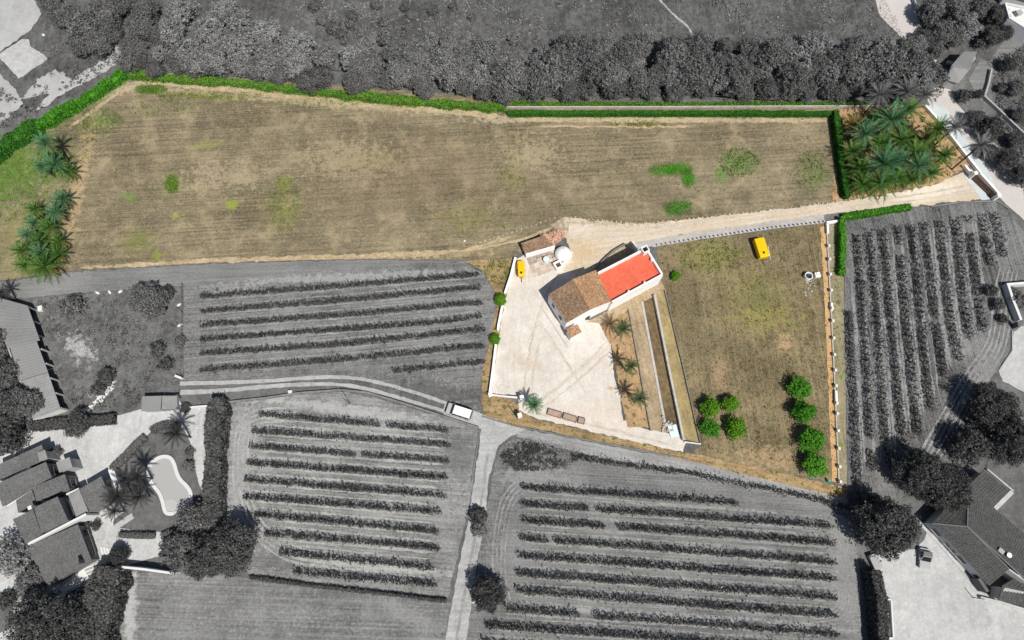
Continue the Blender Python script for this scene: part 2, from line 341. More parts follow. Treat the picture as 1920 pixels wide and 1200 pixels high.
# ------------------------------------------------------------------ ground sheets
me = bpy.data.meshes.new('ground'); E = 900
me.from_pydata([(-E, -E, 0), (E, -E, 0), (E, E, 0), (-E, E, 0)], [], [(0, 1, 2, 3)]); me.update()
tag(link('ground', me, None, M_land), kind='structure')
F_POLY = [(-150, 545), (0, 527), (130, 508), (400, 492), (700, 485), (870, 488), (960, 486), (985, 470), (1045, 440), (1120, 425), (1200, 426), (1400, 402), (1595, 380), (1600, 200), (1570, 198), (1400, 195), (960, 188), (700, 165), (450, 146), (240, 132), (180, 172), (60, 235), (-150, 330)]
sheet('hill_scrub', [(-300, -250), (2200, -250), (2200, 60), (1740, 130), (1600, 190), (960, 180), (560, 160), (240, 140), (90, 200), (-300, 200)], M_scrub, 1, .8)
sheet('dry_field', F_POLY, M_field, 4, .15)
sheet('orchard_field', [(1236, 560), (1232, 462), (1545, 418), (1562, 500), (1575, 905), (1312, 862), (1300, 845), (1316, 832)], M_orch, 4, .2)
sheet('verge', [(905, 780), (903, 700), (917, 640), (931, 575), (926, 545), (905, 508), (872, 489), (968, 484), (970, 500), (925, 735), (975, 760), (1000, 785), (1180, 826), (1285, 848), (1310, 853), (1450, 884), (1560, 908), (1590, 915), (1588, 936), (1290, 865), (1180, 840), (1000, 803), (955, 797)], M_verge, 5, .3)
sheet('courtyard', [(964, 489), (986, 476), (1045, 500), (1085, 520), (1060, 600), (1128, 600), (1145, 640), (1150, 700), (1163, 745), (1168, 788), (1215, 806), (1270, 812), (1285, 830), (1280, 848), (1180, 826), (1090, 804), (1000, 784), (974, 768), (972, 742), (920, 737), (940, 600)], M_court, 7, .25)
sheet('driveway', [(1030, 420), (1060, 409), (1120, 414), (1200, 420), (1300, 411), (1400, 400), (1500, 388), (1590, 377), (1650, 367), (1740, 350), (1822, 318), (1862, 372), (1700, 388), (1580, 399), (1545, 404), (1450, 416), (1350, 430), (1220, 452), (1195, 470), (1110, 530), (1040, 508), (1070, 480), (1062, 450)], M_drive, 6, .4)
sheet('palm_bed', [(1560, 380), (1575, 205), (1735, 196), (1818, 310), (1760, 345), (1680, 360)], M_bed, 6, .2)
sheet('garden_bed', [(1122, 604), (1180, 578), (1222, 802), (1176, 800), (1163, 740), (1146, 650)], M_bed, 8, .25)
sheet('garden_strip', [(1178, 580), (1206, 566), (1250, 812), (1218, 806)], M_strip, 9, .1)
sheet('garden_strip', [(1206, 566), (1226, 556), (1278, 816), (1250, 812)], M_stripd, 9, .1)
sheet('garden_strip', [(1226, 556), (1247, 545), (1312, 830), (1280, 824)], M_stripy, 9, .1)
sheet('garden_strip', [(1100, 605), (1240, 528), (1250, 548), (1128, 606)], M_strip, 8, .2)
sheet('drive_edge_strip', [(1188, 470), (1186, 455), (1300, 437), (1440, 416), (1545, 402), (1545, 416), (1440, 428), (1300, 449), (1222, 462)], M_conc, 7, .06)
sheet('path', [(1538, 425), (1548, 424), (1562, 640), (1572, 905), (1560, 903), (1549, 640)], M_tan, 7, .15)
sheet('verge', [(1548, 424), (1580, 418), (1582, 560), (1588, 912), (1572, 906), (1562, 640)], M_rverge, 6, .12)
# grey surroundings
sheet('headland_track', [(-200, 575), (-200, 548), (0, 530), (130, 511), (400, 495), (700, 487), (800, 490), (872, 489), (800, 500), (500, 522), (342, 536), (200, 545), (0, 562)], M_ntrack, 3, .2)
sheet('vineyard_soil', [(345, 537), (600, 508), (800, 492), (868, 490), (908, 515), (928, 550), (930, 580), (917, 640), (903, 700), (901, 775), (830, 756), (700, 716), (600, 706), (345, 714)], M_soilA, 4, .2)
sheet('vineyard_soil', [(430, 757), (560, 740), (650, 735), (700, 745), (898, 802), (880, 950), (840, 1120), (560, 1095), (470, 1082), (425, 985), (424, 800)], M_soilB, 4, .25)
sheet('vineyard_soil', [(932, 838), (975, 818), (1090, 846), (1290, 882), (1595, 950), (1612, 1060), (1618, 1300), (850, 1300), (880, 1160), (905, 1000)], M_soilC, 4, .3, rounded=1)
sheet('vineyard_soil', [(1588, 415), (1600, 405), (1720, 390), (1870, 375), (1925, 440), (1990, 530), (1880, 532), (1890, 600), (1895, 660), (1850, 720), (1800, 760), (1775, 850), (1690, 935), (1592, 935), (1582, 600)], M_soilD, 3, .25)
sheet('stubble_field', [(235, 1072), (330, 1072), (470, 1084), (600, 1100), (845, 1128), (820, 1300), (180, 1300), (225, 1180)], M_stub, 4, .3)
sheet('dirt_track', [(895, 782), (905, 778), (960, 797), (985, 805), (960, 818), (935, 836), (915, 900), (912, 960), (890, 1080), (862, 1300), (815, 1300), (850, 1120), (880, 960), (897, 850), (902, 805), (880, 795)], M_track, 6, .2)
ribbon('grass_crown', [(915, 850), (905, 930), (890, 1010), (872, 1110), (850, 1230)], 0.45, M_lane, 8, .12)
sheet('dirt_track', [(975, 803), (1100, 828), (1290, 864), (1588, 936), (1596, 952), (1290, 892), (1090, 850), (968, 818)], M_lane, 5, .2)
ribbon('wheel_rut', [(338, 719), (480, 716), (600, 707), (650, 707), (700, 714), (770, 733), (850, 760), (905, 785)], (.75, .55), M_rut, 7, .12)
ribbon('wheel_rut', [(338, 736), (420, 733), (500, 724), (610, 719), (660, 723), (700, 732), (780, 755), (840, 773), (905, 795)], (.85, .5), M_rut, 7, .12)
sheet('dirt_track', [(834, 756), (905, 776), (905, 800), (880, 796), (832, 778)], M_track, 6, .2)
sheet('road', [(1610, -200), (1635, -20), (1650, 30), (1690, 70), (1742, 195), (1826, 312), (1870, 368), (1950, 440), (2050, 520), (2050, 420), (1935, 345), (1868, 272), (1795, 196), (1733, 65), (1702, -20), (1680, -200)], M_road, 4, .15)
sheet('apron', [(1732, 200), (1752, 196), (1775, 205), (1810, 262), (1850, 312), (1872, 362), (1860, 366), (1800, 285)], M_apron, 6, .1)
sheet('gravel_yard', [(2100, 590), (1915, 612), (1900, 622), (1896, 660), (1872, 695), (1880, 715), (1925, 738), (2100, 800)], M_yard, 5, .15)
sheet('lawn', [(1855, 850), (1930, 830), (2100, 850), (2100, 1000), (1930, 985), (1862, 950), (1896, 922), (1848, 880)], M_lawn, 5, .15)
sheet('gravel_yard', [(1635, 1062), (1652, 1032), (1720, 1030), (1745, 985), (1840, 1110), (1930, 1145), (2100, 1180), (2100, 1400), (1640, 1400)], M_yard, 5, .2)
sheet('villa_yard', [(-60, 930), (40, 808), (60, 800), (225, 778), (262, 768), (335, 765), (392, 760), (393, 880), (395, 975), (375, 1010), (378, 1020), (230, 1062), (205, 1040), (190, 1090), (110, 1130), (60, 1300), (-200, 1300), (-200, 930)], M_patio, 4, .15)
sheet('lawn', [(290, 800), (335, 790), (360, 830), (370, 905), (385, 930), (378, 985), (345, 1000), (215, 992), (212, 975), (240, 955), (205, 905), (215, 875), (275, 820)], M_lawn, 6, .15, rounded=1)
sheet('lawn', [(-100, 1115), (10, 1100), (30, 1150), (15, 1190), (-100, 1200)], M_lawn, 6, .15, rounded=1)
sheet('scrub_lot', [(60, 560), (200, 548), (340, 538), (342, 742), (262, 742), (225, 775), (120, 790), (118, 760), (60, 600)], M_lot, 5, .3)
sheet('bare_ground', [(-200, -60), (45, -40), (78, 28), (60, 55), (0, 98), (-200, 180)], M_bare, 5, .4)
sheet('bare_ground', [(-200, 120), (0, 138), (28, 165), (44, 195), (0, 235), (-200, 320)], M_bare, 5, .4)
sheet('concrete_pad', [(-5, 104), (42, 74), (54, 74), (58, 88), (92, 110), (36, 148)], M_pad, 6, .2)
sheet('footpath', [(222, 80), (238, 78), (242, 105), (180, 145), (110, 180), (60, 215), (100, 165), (205, 108)], M_bare, 3, .5)
ribbon('footpath', [(1228, -10), (1262, 28), (1288, 48), (1298, 64)], .5, M_bare, 4, .2)
sheet('rubble_ground', [(85, 140), (110, 128), (135, 150), (110, 168), (40, 190), (60, 160)], M_bare, 4, .8)
sheet('paving', [(1838, 110), (1850, 115), (1850, 185), (1838, 188), (1815, 150)], M_ntrack, 5, .2)

# ------------------------------------------------------------------ object materials
M_white = plain('white_plaster', (.86, .86, .85), .8, .05, .7, 6)
M_whitewash = plain('weathered_whitewash', (.70, .69, .66), .85, .10, .9, 5)
M_parapet = plain('white_parapet_plaster', (.80, .78, .79), .8, .05, .7, 6)
def red_floor():
    m = NT('red_terrace_tiles', .8); b = m.n('ShaderNodeTexBrick'); m.put(b.inputs['Vector'], m.vec(1, 1, R(28))); b.offset = 0.0
    for k_, v_ in (('Scale', 1.0), ('Mortar Size', .018), ('Brick Width', .45), ('Row Height', .45), ('Bias', 0.0)): b.inputs[k_].default_value = v_
    m.put(b.inputs['Color1'], (.70, .135, .072)); m.put(b.inputs['Color2'], (.60, .108, .060)); m.put(b.inputs['Mortar'], (.50, .12, .08))
    st = m.rng(m.noise(.5, 5, .7), .42, .68); m.col(m.mix(m.math('MULTIPLY', st, .45), b.outputs['Color'], (.74, .20, .12))); return m.mat
M_red = red_floor()
def tile_mat(name, a, b, c):
    m = NT(name, .9); k = m.sep(m.vor(5.5))[0]; n = m.noise(.35, 5, .75); f = m.math('ADD', m.math('MULTIPLY', k, .42), m.math('MULTIPLY', n, .58))
    m.col(m.ramp(f, [(.25, a), (.5, b), (.75, c)])); return m.mat
M_tile = tile_mat('terracotta_tiles', (.19, .11, .062), (.35, .21, .118), (.50, .32, .19))
M_tileoldshade = tile_mat('old_and_shaded_terracotta_tiles', (.11, .08, .055), (.23, .15, .098), (.38, .25, .16))  # shade of the farmhouse's west slope put into the colour; reused on the outbuilding
M_tileg = tile_mat('grey_roof_tiles', g(.085), g(.12), g(.155))
M_tiledk = tile_mat('dark_roof_tiles', g(.055), g(.08), g(.11))
M_sheetroof = plain('grey_fibre_cement_roof', g(.22), .8, .12, .25, 3)
M_sheetroof2 = plain('smooth_grey_roof', g(.235), .75, .05, .2, 2)
M_sheetroof3 = plain('mottled_grey_roof', g(.26), .85, .14, .5, 4)
M_gwhite = plain('pale_render', g(.66), .85, .07, .6, 4)
M_gmid = plain('mid_grey_render', g(.36), .85, .08, .6, 4)
M_gdark = plain('dark_grey_render', g(.13), .85, .1, .6, 4)
M_oldconc = plain('weathered_pale_concrete', (.46, .445, .43), .9, .22, 1.0, 5)
M_gwall = plain('shaded_grey_render', g(.17), .85, .1, .6, 4)  # villa walls' shade put into the colour; their paint matches the pale gables
M_ghouse = plain('pale_grey_render', g(.52), .85, .07, .6, 4)
M_gpale = plain('dull_pale_render', g(.46), .9, .15, .8, 5)
M_ridge = plain('grey_ridge_tiles', g(.17), .9, .15, 1, 6)
M_stone = plain('grey_field_stone', g(.20), .95, .3, 1.2, 6)
M_edge = plain('pale_edging_stone', (.48, .41, .31), .9, .2, 1.5, 6)
M_glass = NT('dark_window_glass', .12).col((.018, .022, .026)).mat
M_dark = NT('dark_void', .9).col((.012, .012, .013)).mat
M_wood = plain('brown_wood', (.12, .06, .045), .7, .2, 2, 9)
M_yel = plain('yellow_paint', (.84, .50, .008), .4, .06, .8, 5)
M_yelb = plain('dull_yellow_paint', (.66, .40, .012), .5, .12, .8, 5)
M_bluew = plain('pale_blue_paint', (.60, .76, .85), .5, .05, .8, 5)
M_rust = plain('dark_iron', (.06, .045, .04), .6, .2, 2, 8)
M_carwhite = NT('white_car_paint', .3).col((.82, .82, .81)).mat
M_cargrey = NT('grey_car_paint', .35).col(g(.16)).mat
M_carlight = NT('light_grey_car_paint', .35).col(g(.40)).mat
M_tyre = NT('black_rubber', .8).col((.02, .02, .02)).mat
M_lamp = NT('clear_lamp_glass', .2).col(g(.6)).mat
M_trough = plain('brown_timber_trough', (.30, .22, .19), .85, .15, 1.5, 7)
M_soil = plain('dry_soil', (.38, .29, .23), .95, .2, 1.5, 7)
M_water = NT('pool_water', .08).col(g(.37)).mat
M_wstep = plain('pool_step', g(.43), .5, .05, .8, 4)
M_cope = plain('pale_pool_coping', g(.60), .8, .05, .8, 5)
M_bark = plain('grey_bark', g(.10), .95, .3, 3, 9)
M_barkb = plain('brown_bark', (.14, .095, .06), .95, .3, 3, 9)
M_pink = plain('broken_roof_tiles', (.55, .33, .24), .9, .3, 1.2, 6)
M_teal = plain('teal_plastic', (.05, .45, .30), .5, .1, 1, 5)

L_vine = leaf_mat('dark_vine_leaves', g(.018), g(.048), g(.115), 1.5)
L_vineA = leaf_mat('grey_vine_leaves', g(.03), g(.075), g(.15), 1.5)
L_belt = leaf_mat('grey_tree_leaves', g(.075), g(.22), g(.46), .4)
L_beltp = leaf_mat('pale_tree_leaves', g(.11), g(.27), g(.50), .4)
L_dark = leaf_mat('dark_tree_leaves', g(.025), g(.08), g(.21), .6)
L_mid = leaf_mat('mid_grey_leaves', g(.05), g(.145), g(.31), .5)
L_green = leaf_mat('bright_green_leaves', (.02, .11, .006), (.06, .27, .012), (.20, .46, .05), .9)
L_lime = leaf_mat('yellow_green_leaves', (.03, .13, .004), (.10, .30, .01), (.32, .50, .05), 1.0)
L_deep = leaf_mat('deep_green_leaves', (.010, .055, .008), (.03, .15, .014), (.10, .28, .03), .8)
L_grass = leaf_mat('bright_verge_leaves', (.02, .10, .012), (.06, .24, .014), (.27, .33, .07), .4)
L_palm = leaf_mat('blue_green_fronds', (.022, .09, .035), (.065, .20, .085), (.24, .40, .22), .5)
L_palmg = leaf_mat('grass_green_fronds', (.022, .08, .012), (.065, .18, .03), (.24, .34, .08), .5)
L_palmd = leaf_mat('drying_fronds', (.12, .09, .03), (.25, .19, .06), (.40, .30, .12), .5)
L_palmx = leaf_mat('grey_fronds', g(.06), g(.17), g(.34), .5)
L_palmxd = leaf_mat('dark_grey_fronds', g(.02), g(.05), g(.1), .5)
L_weed = leaf_mat('green_weeds', (.05, .14, .01), (.11, .22, .02), (.22, .30, .05), .3)
L_straw = leaf_mat('dry_straw', (.20, .15, .08), (.38, .29, .16), (.58, .46, .28), .3)
L_gtuft = leaf_mat('grey_grass_blades', g(.05), g(.12), g(.25), .3)

# ------------------------------------------------------------------ trees, shrubs
def crown_np(nl, per, leaf, flat=0.85, low=-0.75, open_=0.0, fill=.15):
    C = []; N = []
    for i in range(nl):
        d = rng.normal(size=3); d /= np.linalg.norm(d); d[2] = d[2] * .75 + .12
        rr = rng.uniform(.30, .46); c = d * rng.uniform(.42, .66)
        q = rng.normal(size=(per, 3)); q /= np.linalg.norm(q, axis=1, keepdims=True)
        q[:, 2] = np.where(rng.random(per) < .45, np.abs(q[:, 2]), q[:, 2])
        rad = rr * (1 - rng.random(per) ** 2 * .35)
        C.append(c + q * rad[:, None]); N.append(q * .9 + rng.normal(0, .45, (per, 3)))
    k = int(nl * per * fill); q = rng.normal(size=(k, 3)) * .33; C.append(q); N.append(rng.normal(size=(k, 3)) + [0, 0, .5])
    C = np.concatenate(C); N = np.concatenate(N); C[:, 2] *= flat; keep = C[:, 2] > low
    if open_: keep &= rng.random(len(C)) > open_
    C = C[keep]; N = N[keep]
    return leaf_quads(C, N, leaf * rng.uniform(.6, 1.35, len(C)))
def crown_shell(n, leaf, rough=.34, thin=0.0, low=-.8):
    q = rng.normal(size=(n, 3)); q /= np.linalg.norm(q, axis=1, keepdims=True); q[:, 2] = np.where(rng.random(n) < .35, np.abs(q[:, 2]), q[:, 2]); sd = rng.uniform(0, 50)
    a = np.array([mnoise.noise(Vector((v[0] * 1.6 + sd, v[1] * 1.6, v[2] * 1.6))) for v in q]); b = np.array([mnoise.noise(Vector((v[0] * 4.2, v[1] * 4.2 + sd, v[2] * 4.2))) for v in q])
    rad = .86 + rough * a * 1.1 + rough * .75 * b; dep = 1 - rng.random(n) ** 1.6 * .42; stray = np.where(rng.random(n) < .04, rng.uniform(1.0, 1.16, n), 1.0)
    C = q * (rad * dep * stray)[:, None]; N = q * .55 + [0, 0, .25] + rng.normal(0, .6, (n, 3)); keep = (C[:, 2] > low) & (b > -.42 + thin)
    C, N = C[keep], N[keep]; C[:, 2] *= .85; return leaf_quads(C, N, leaf * rng.uniform(.5, 1.5, len(C)), .5)
BIG = [crown_shell(8200, .05) for _ in range(5)]
HUGE = [crown_shell(16000, .036, .32) for _ in range(3)]
LOOSE = [crown_shell(5600, .056, .42, .22) for _ in range(4)]
ROUND = [crown_shell(3800, .068, .38) for _ in range(5)]
SMALL = [crown_shell(1000, .13, .45) for _ in range(4)]
_cm = {}
def crown_mesh(kind, i, mat):
    k = (kind, i, mat.name)
    if k not in _cm:
        V, F = {'big': BIG, 'huge': HUGE, 'loose': LOOSE, 'round': ROUND, 'small': SMALL}[kind][i]; _cm[k] = np_mesh('crown', V, F, mat)
    return _cm[k]
_tm = {}
def trunk_mesh(mat):
    if mat.name not in _tm:
        m = MB(); m.tube([(0, 0, -.05), (.03, 0, .5), (0, .02, 1.0)], [.11, .085, .06], 7)
        for a in range(4):
            an = a * 1.7 + .4; m.tube([(0, 0, .8), (.25 * math.cos(an), .25 * math.sin(an), 1.15), (.5 * math.cos(an), .5 * math.sin(an), 1.45)], [.05, .035, .015], 5)
        _tm[mat.name] = m.mesh('trunk', mat)
    return _tm[mat.name]
def tree(name, px, py, rpx, mat, label, cat='tree', group=None, kind='big', clear=.35, flat=1.0, bark=None, sc=9.6):
    """crown of radius rpx (survey pixels) seen at (px,py); trunk clear of leaves for `clear` radii"""
    r = rpx / sc; hc = r * (clear + flat * .8); b = P(px, py, hc); b.z = 0
    t = thing(name, b, label, cat, group); kind = 'huge' if kind == 'big' and rpx > 38 else kind; V = len({'big': BIG, 'huge': HUGE, 'loose': LOOSE, 'round': ROUND, 'small': SMALL}[kind])
    c = link('crown', crown_mesh(kind, random.randrange(V), mat), t); c.location = (0, 0, hc); q_ = .88 if kind == 'huge' else 1.0; c.scale = (r * q_ * random.uniform(.92, 1.14), r * q_ * random.uniform(.92, 1.14), r * flat * random.uniform(.9, 1.12)); c.rotation_euler = (0, 0, random.uniform(0, 6.28))
    k = link('trunk', trunk_mesh(bark or M_bark), t); k.scale = (r * .8, r * .8, max(hc, .3)* .72); k.rotation_euler = (0, 0, random.uniform(0, 6.28))
    return t

# belt of trees behind the plot
_one = ['', 'first', 'second', 'third', 'fourth', 'fifth', 'sixth', 'seventh', 'eighth', 'ninth', 'tenth', 'eleventh', 'twelfth', 'thirteenth', 'fourteenth', 'fifteenth', 'sixteenth', 'seventeenth', 'eighteenth', 'nineteenth']
def ordinal(n):
    if n < 20: return _one[n]
    t_ = ['twent', 'thirt', 'fort', 'fift'][n // 10 - 2]; return t_ + 'ieth' if n % 10 == 0 else t_ + 'y-' + _one[n % 10]
BG = 'trees in the belt behind the plot'
belt = {0: [], 1: [], 2: [], 3: []}
x = 250
while x < 1775:
    yb = np.interp(x, [240, 330, 450, 560, 700, 850, 960, 1780], [118, 122, 130, 142, 154, 164, 168, 168])
    for row, (dy, rr) in enumerate(((0, 22), (-26, 29), (-52, 30), (-76, 24))):
        if row == 3 and (x < 1000 or x > 1680) and random.random() < .6: continue
        if row == 2 and 700 < x < 960 and random.random() < .4: continue
        belt[row].append((x + random.uniform(-13, 13) + row * 11, yb + dy + random.uniform(-8, 8), rr * random.uniform(.75, 1.3)))
    x += 37
for row, nm_ in ((0, 'front'), (1, 'second'), (2, 'third'), (3, 'hindmost')):
    k = 0
    for (x, y, r) in sorted(belt[row]):
        if (x < 640 and row > 0) or (x < 720 and y < 110) or (x > 1700 and y > 150) or x + r > 1775: continue
        k += 1
        dk = (x > 960 and random.random() < .4) or row == 0
        tree('belt_tree', x, y, r, L_mid if dk else L_belt, 'grey leafy tree, ' + ordinal(k) + ' from the footpath end in the ' + nm_ + ' row of the belt', 'tree', BG, 'big' if random.random() < .6 else 'loose', .05 if row == 0 else .25)
PG = 'pale trees in the belt'
for k, (x, y, r) in enumerate(sorted([(318, 62, 30), (352, 98, 30), (340, 20, 30), (395, 60, 34), (300, 100, 20), (400, 112, 30), (448, 92, 34), (450, 45, 30), (500, 60, 28), (505, 105, 30), (560, 85, 30), (560, 125, 26), (610, 105, 26), (660, 110, 28), (690, 90, 20), (452, 122, 24), (372, 118, 24), (420, 22, 26), (500, 128, 22), (540, 108, 26), (415, 82, 26), (470, 75, 28)])):
    tree('pale_tree', x, y, r, L_beltp, 'pale silvery feathery tree, ' + ordinal(k + 1) + ' from the footpath along the pale part of the belt', 'tree', PG, 'loose', .3)
for k, (x, y, r) in enumerate(sorted([(120, 30, 30), (160, 50, 36), (200, 25, 32), (150, 85, 24), (185, 80, 26), (205, 60, 24), (262, 50, 28), (255, 90, 24), (270, 15, 30), (290, 130, 20), (225, 10, 24), (95, 8, 22), (245, 112, 16), (300, 70, 26), (240, 88, 20)])):
    tree('dark_tree', x, y, r, L_mid, 'dark bushy tree, ' + ordinal(k + 1) + ' from the bare pale ground in the grove round the footpath', 'tree', 'dark trees by the footpath', 'big', .3)
for k, (x, y, r) in enumerate(sorted([(605, 38, 14), (660, 28, 12), (640, 62, 12), (770, 28, 10), (765, 50, 12), (650, 78, 12), (735, 75, 12), (790, 78, 10), (885, 32, 9), (965, 75, 14), (850, 12, 10), (705, 10, 12), (590, 10, 14), (625, 50, 16), (680, 60, 15), (720, 40, 14), (745, 62, 12), (660, 45, 14), (810, 20, 12), (760, 12, 13)])):
    tree('scrub_bush', x, y, r, L_mid, 'dark bush, ' + ordinal(k + 1) + ' from the pale trees among those scattered on the hillside scrub', 'bush', 'bushes on the hillside', 'small', .0, .7)
for k, (x, y, r, L) in enumerate([(1745, 22, 26, L_mid), (1790, 18, 28, L_mid), (1765, 60, 26, L_mid), (1810, 48, 28, L_belt), (1788, 72, 20, L_belt), (1752, 96, 20, L_mid), (1735, 70, 18, L_mid), (1835, 15, 24, L_mid)]):
    tree('roadside_tree', x, y, r, L, ['leafy tree nearest the top of the pale road', 'leafy tree topmost in the clump by the road', 'leafy tree in the middle of the clump by the road', 'pale leafy tree in the clump beside the dark tall trees', 'pale leafy tree directly above the hip roofed hut', 'leafy tree between the belt end and the hip roofed hut', 'small leafy tree against the stepped road wall', 'leafy tree at the very top beside the dark tall tree'][k], 'tree', 'trees above the hip roofed hut', 'big', .3)
for (x, y, r, lab) in [(1868, 28, 22, 'dark tall tree beside the white building in the top corner'), (1858, 68, 20, 'black crowned tree directly behind the hip roofed hut'), (1840, 80, 12, 'small black tree touching the upper edge of the hip roof'), (1885, 62, 16, 'dark tree below the flat white building in the corner'),
                      (1808, 180, 14, 'black bush at the foot of the hip roofed hut'), (1836, 176, 10, 'small dark bush by the pale garden wall corner'), (1858, 240, 26, 'broad dark tree on the far side of the road opposite the palm grove'), (1830, 222, 18, 'grey tree leaning over the road where it leaves the palms'), (1888, 300, 22, 'dark tree across the road from the brown gate'), (1912, 330, 20, 'dark bush tree at the road bend across from the gate'), (1905, 262, 18, 'grey bush tree below the long pale garden wall'), (1855, 285, 18, 'round dark bush nearest the far kerb of the road'),
                      (1905, 165, 18, 'grey bush in the pale scrub above the garden wall'), (1890, 120, 16, 'small grey bush in scrub beside the dark lane'), (1912, 215, 16, 'grey bush just above the end of the garden wall'), (1878, 165, 10, 'smallest grey shrub in the pale scrub by the wall')]:
    tree('dark_tree' if 'tree' in lab else 'bush', x, y, r, L_dark if ('dark' in lab or 'black' in lab) else L_mid, lab, 'tree' if 'tree' in lab else 'bush', None, 'big' if r > 15 else 'small', .2)
# orchard
for (x, y, r, L, lab) in [(1331, 764, 19, L_lime, 'yellow green citrus tree, upper one beside the terrace fence in the square of four'), (1369, 757, 17, L_lime, 'smallest bright green citrus tree in the square of four'), (1332, 804, 17, L_green, 'darker green citrus tree nearest the fence corner in the square of four'), (1380, 803, 20, L_lime, 'largest round citrus tree in the square of four, away from the fence'),
                          (1500, 729, 20, L_green, 'green orchard tree topmost of the line along the boundary wall'), (1507, 772, 23, L_green, 'second orchard tree from the top of the line along the boundary wall'), (1523, 825, 26, L_green, 'broadest orchard tree in the line along the boundary wall'), (1528, 871, 23, L_green, 'orchard tree at the field corner end of the boundary line'),
                          (1266, 518, 10, L_lime, 'small round green shrub beside the red terrace end'), (939, 562, 13, L_lime, 'round green shrub over the courtyard wall, the larger upper one'), (928, 636, 11, L_lime, 'small yellow green shrub in the courtyard wall gap, the lower one')]:
    tree('orchard_tree' if r > 15 else 'shrub', x, y, r * .9, L, lab, 'tree' if r > 15 else 'shrub', None, 'round', .12 if r > 15 else .0, .95, M_barkb)
# trees round the neighbours
for (x, y, r, L, kind, flat, lab) in [
    (1862, 765, 44, L_dark, 'big', .9, 'large dark tree at the top of the cluster below the gravel yard bend'), (1893, 825, 46, L_dark, 'big', .9, 'dark tree of the cluster cut by the picture edge above the lawn'), (1818, 835, 32, L_dark, 'big', .9, 'smaller dark tree at the path corner of the cluster above the tiled house'),
    (1722, 885, 42, L_dark, 'big', .9, 'very dark tree at the vineyard foot next to the tiled house'), (1772, 912, 44, L_dark, 'big', .9, 'spreading dark tree overhanging the corner of the dark tiled roof'), (1662, 988, 57, L_dark, 'big', .85, 'huge dark tree over the post at the corner of the combed vineyard'),
    (914, 1113, 30, L_dark, 'big', .9, 'black bushy tree beside the pale dirt track at the vineyard end'), (897, 968, 14, L_dark, 'small', .9, 'dark bush upper of the pair on the pale dirt track edge'), (899, 992, 12, L_mid, 'small', .9, 'grey bush lower of the pair on the pale dirt track edge'),
    (432, 1030, 48, L_dark, 'big', .85, 'large dark tree at the foot of the tall hedge beside the pool garden'), (388, 1045, 34, L_dark, 'big', .9, 'dark tree touching the round clipped tree by the pool garden'), (338, 1030, 31, L_mid, 'round', .7, 'round clipped umbrella shaped tree behind the low pale wall'), (362, 968, 24, L_mid, 'round', .9, 'round dark palm like shrub covering the corner of the pool'),
    (222, 1043, 17, L_dark, 'big', 1, 'small black tree between the villa terrace and low pale wall'), (85, 1168, 58, L_dark, 'big', .85, 'big dark tree in the villa forecourt at the bottom corner'), (150, 1178, 30, L_dark, 'big', .9, 'dark tree between the forecourt tree and the conifer hedge'), (62, 1085, 26, L_mid, 'big', .9, 'grey leafy shrub against the lowest villa roof'), (24, 1042, 34, L_beltp, 'loose', .9, 'pale silvery tree beside the lower villa roof'),
    (48, 755, 32, L_mid, 'big', .9, 'round tree leaning over the lower end of the long shed'), (15, 765, 34, L_dark, 'big', .9, 'dark tree behind the long shed above the villa hedge'), (8, 700, 30, L_mid, 'big', .9, 'grey tree behind the middle of the long shed roof'), (-8, 640, 28, L_mid, 'loose', .9, 'grey bush behind the upper end of the long shed'), (5, 820, 36, L_dark, 'big', .9, 'dark tree at the villa drive entrance beside its top roof'),
    (145, 795, 23, L_dark, 'big', .9, 'bushy dark tree growing out of the villa front hedge'), (280, 562, 34, L_mid, 'big', .75, 'broad grey bush at the top of the scrub lot'), (135, 572, 20, L_mid, 'small', .7, 'grey bush beside the upper end of the shed in the scrub lot'), (312, 548, 14, L_dark, 'small', .8, 'dark bush at the corner of the scrub lot nearest the vineyard'),
    (295, 655, 15, L_dark, 'small', .8, 'dark bush in the middle of the scrub lot near the vineyard fence'), (312, 682, 12, L_dark, 'small', .8, 'dark bush just below another in the scrub lot by the fence'), (338, 640, 11, L_mid, 'small', .8, 'small bush against the vineyard fence of the scrub lot'), (200, 705, 16, L_dark, 'small', .7, 'dark bush overgrowing the junk heap in the scrub lot'), (186, 728, 14, L_dark, 'small', .7, 'dark bush at the lower end of the junk heap'),
    (105, 848, 10, L_mid, 'round', 1, 'small egg shaped clipped shrub by the villa entrance tower'), (348, 765, 11, L_dark, 'round', .5, 'flat dark clipped shrub beside the small double shed'), (355, 848, 8, L_mid, 'small', 1, 'little grey shrub on the gravel strip near the pool palm'), (354, 873, 9, L_mid, 'small', 1, 'little grey shrub on the gravel strip below the other'),
    (15, 1125, 14, L_dark, 'small', .8, 'dark shrub in the round lawn bed by the forecourt'), (1858, 545, 12, L_dark, 'small', .9, 'dark bush outside the corner of the walled plot'), (1872, 570, 12, L_dark, 'small', .9, 'dark bush against the long side of the walled plot'), (1880, 598, 10, L_dark, 'small', .9, 'dark bush by the gateway of the walled plot'), (1908, 560, 16, L_mid, 'small', .7, 'grey shrub inside the walled plot'), (1900, 548, 10, L_mid, 'small', .7, 'small grey shrub inside the corner of the walled plot'),
    (1620, 945, 22, L_dark, 'big', .8, 'dark tree between the plot corner and the huge dark tree'), (180, 985, 9, L_dark, 'small', 1, 'dark bush on the villa terrace steps'), (160, 985, 8, L_dark, 'small', 1, 'small dark bush in the villa courtyard'), (50, 905, 8, L_dark, 'small', 1, 'tiny dark bush between the villa roofs')]:
    if lab.startswith('tiny'): continue
    nm = 'shrub' if 'shrub' in lab else 'bush' if ('bush ' in lab + ' ' and 'tree' not in lab.split(' ')[1:4]) and r < 36 else 'dark_tree' if L is L_dark else 'grey_tree'
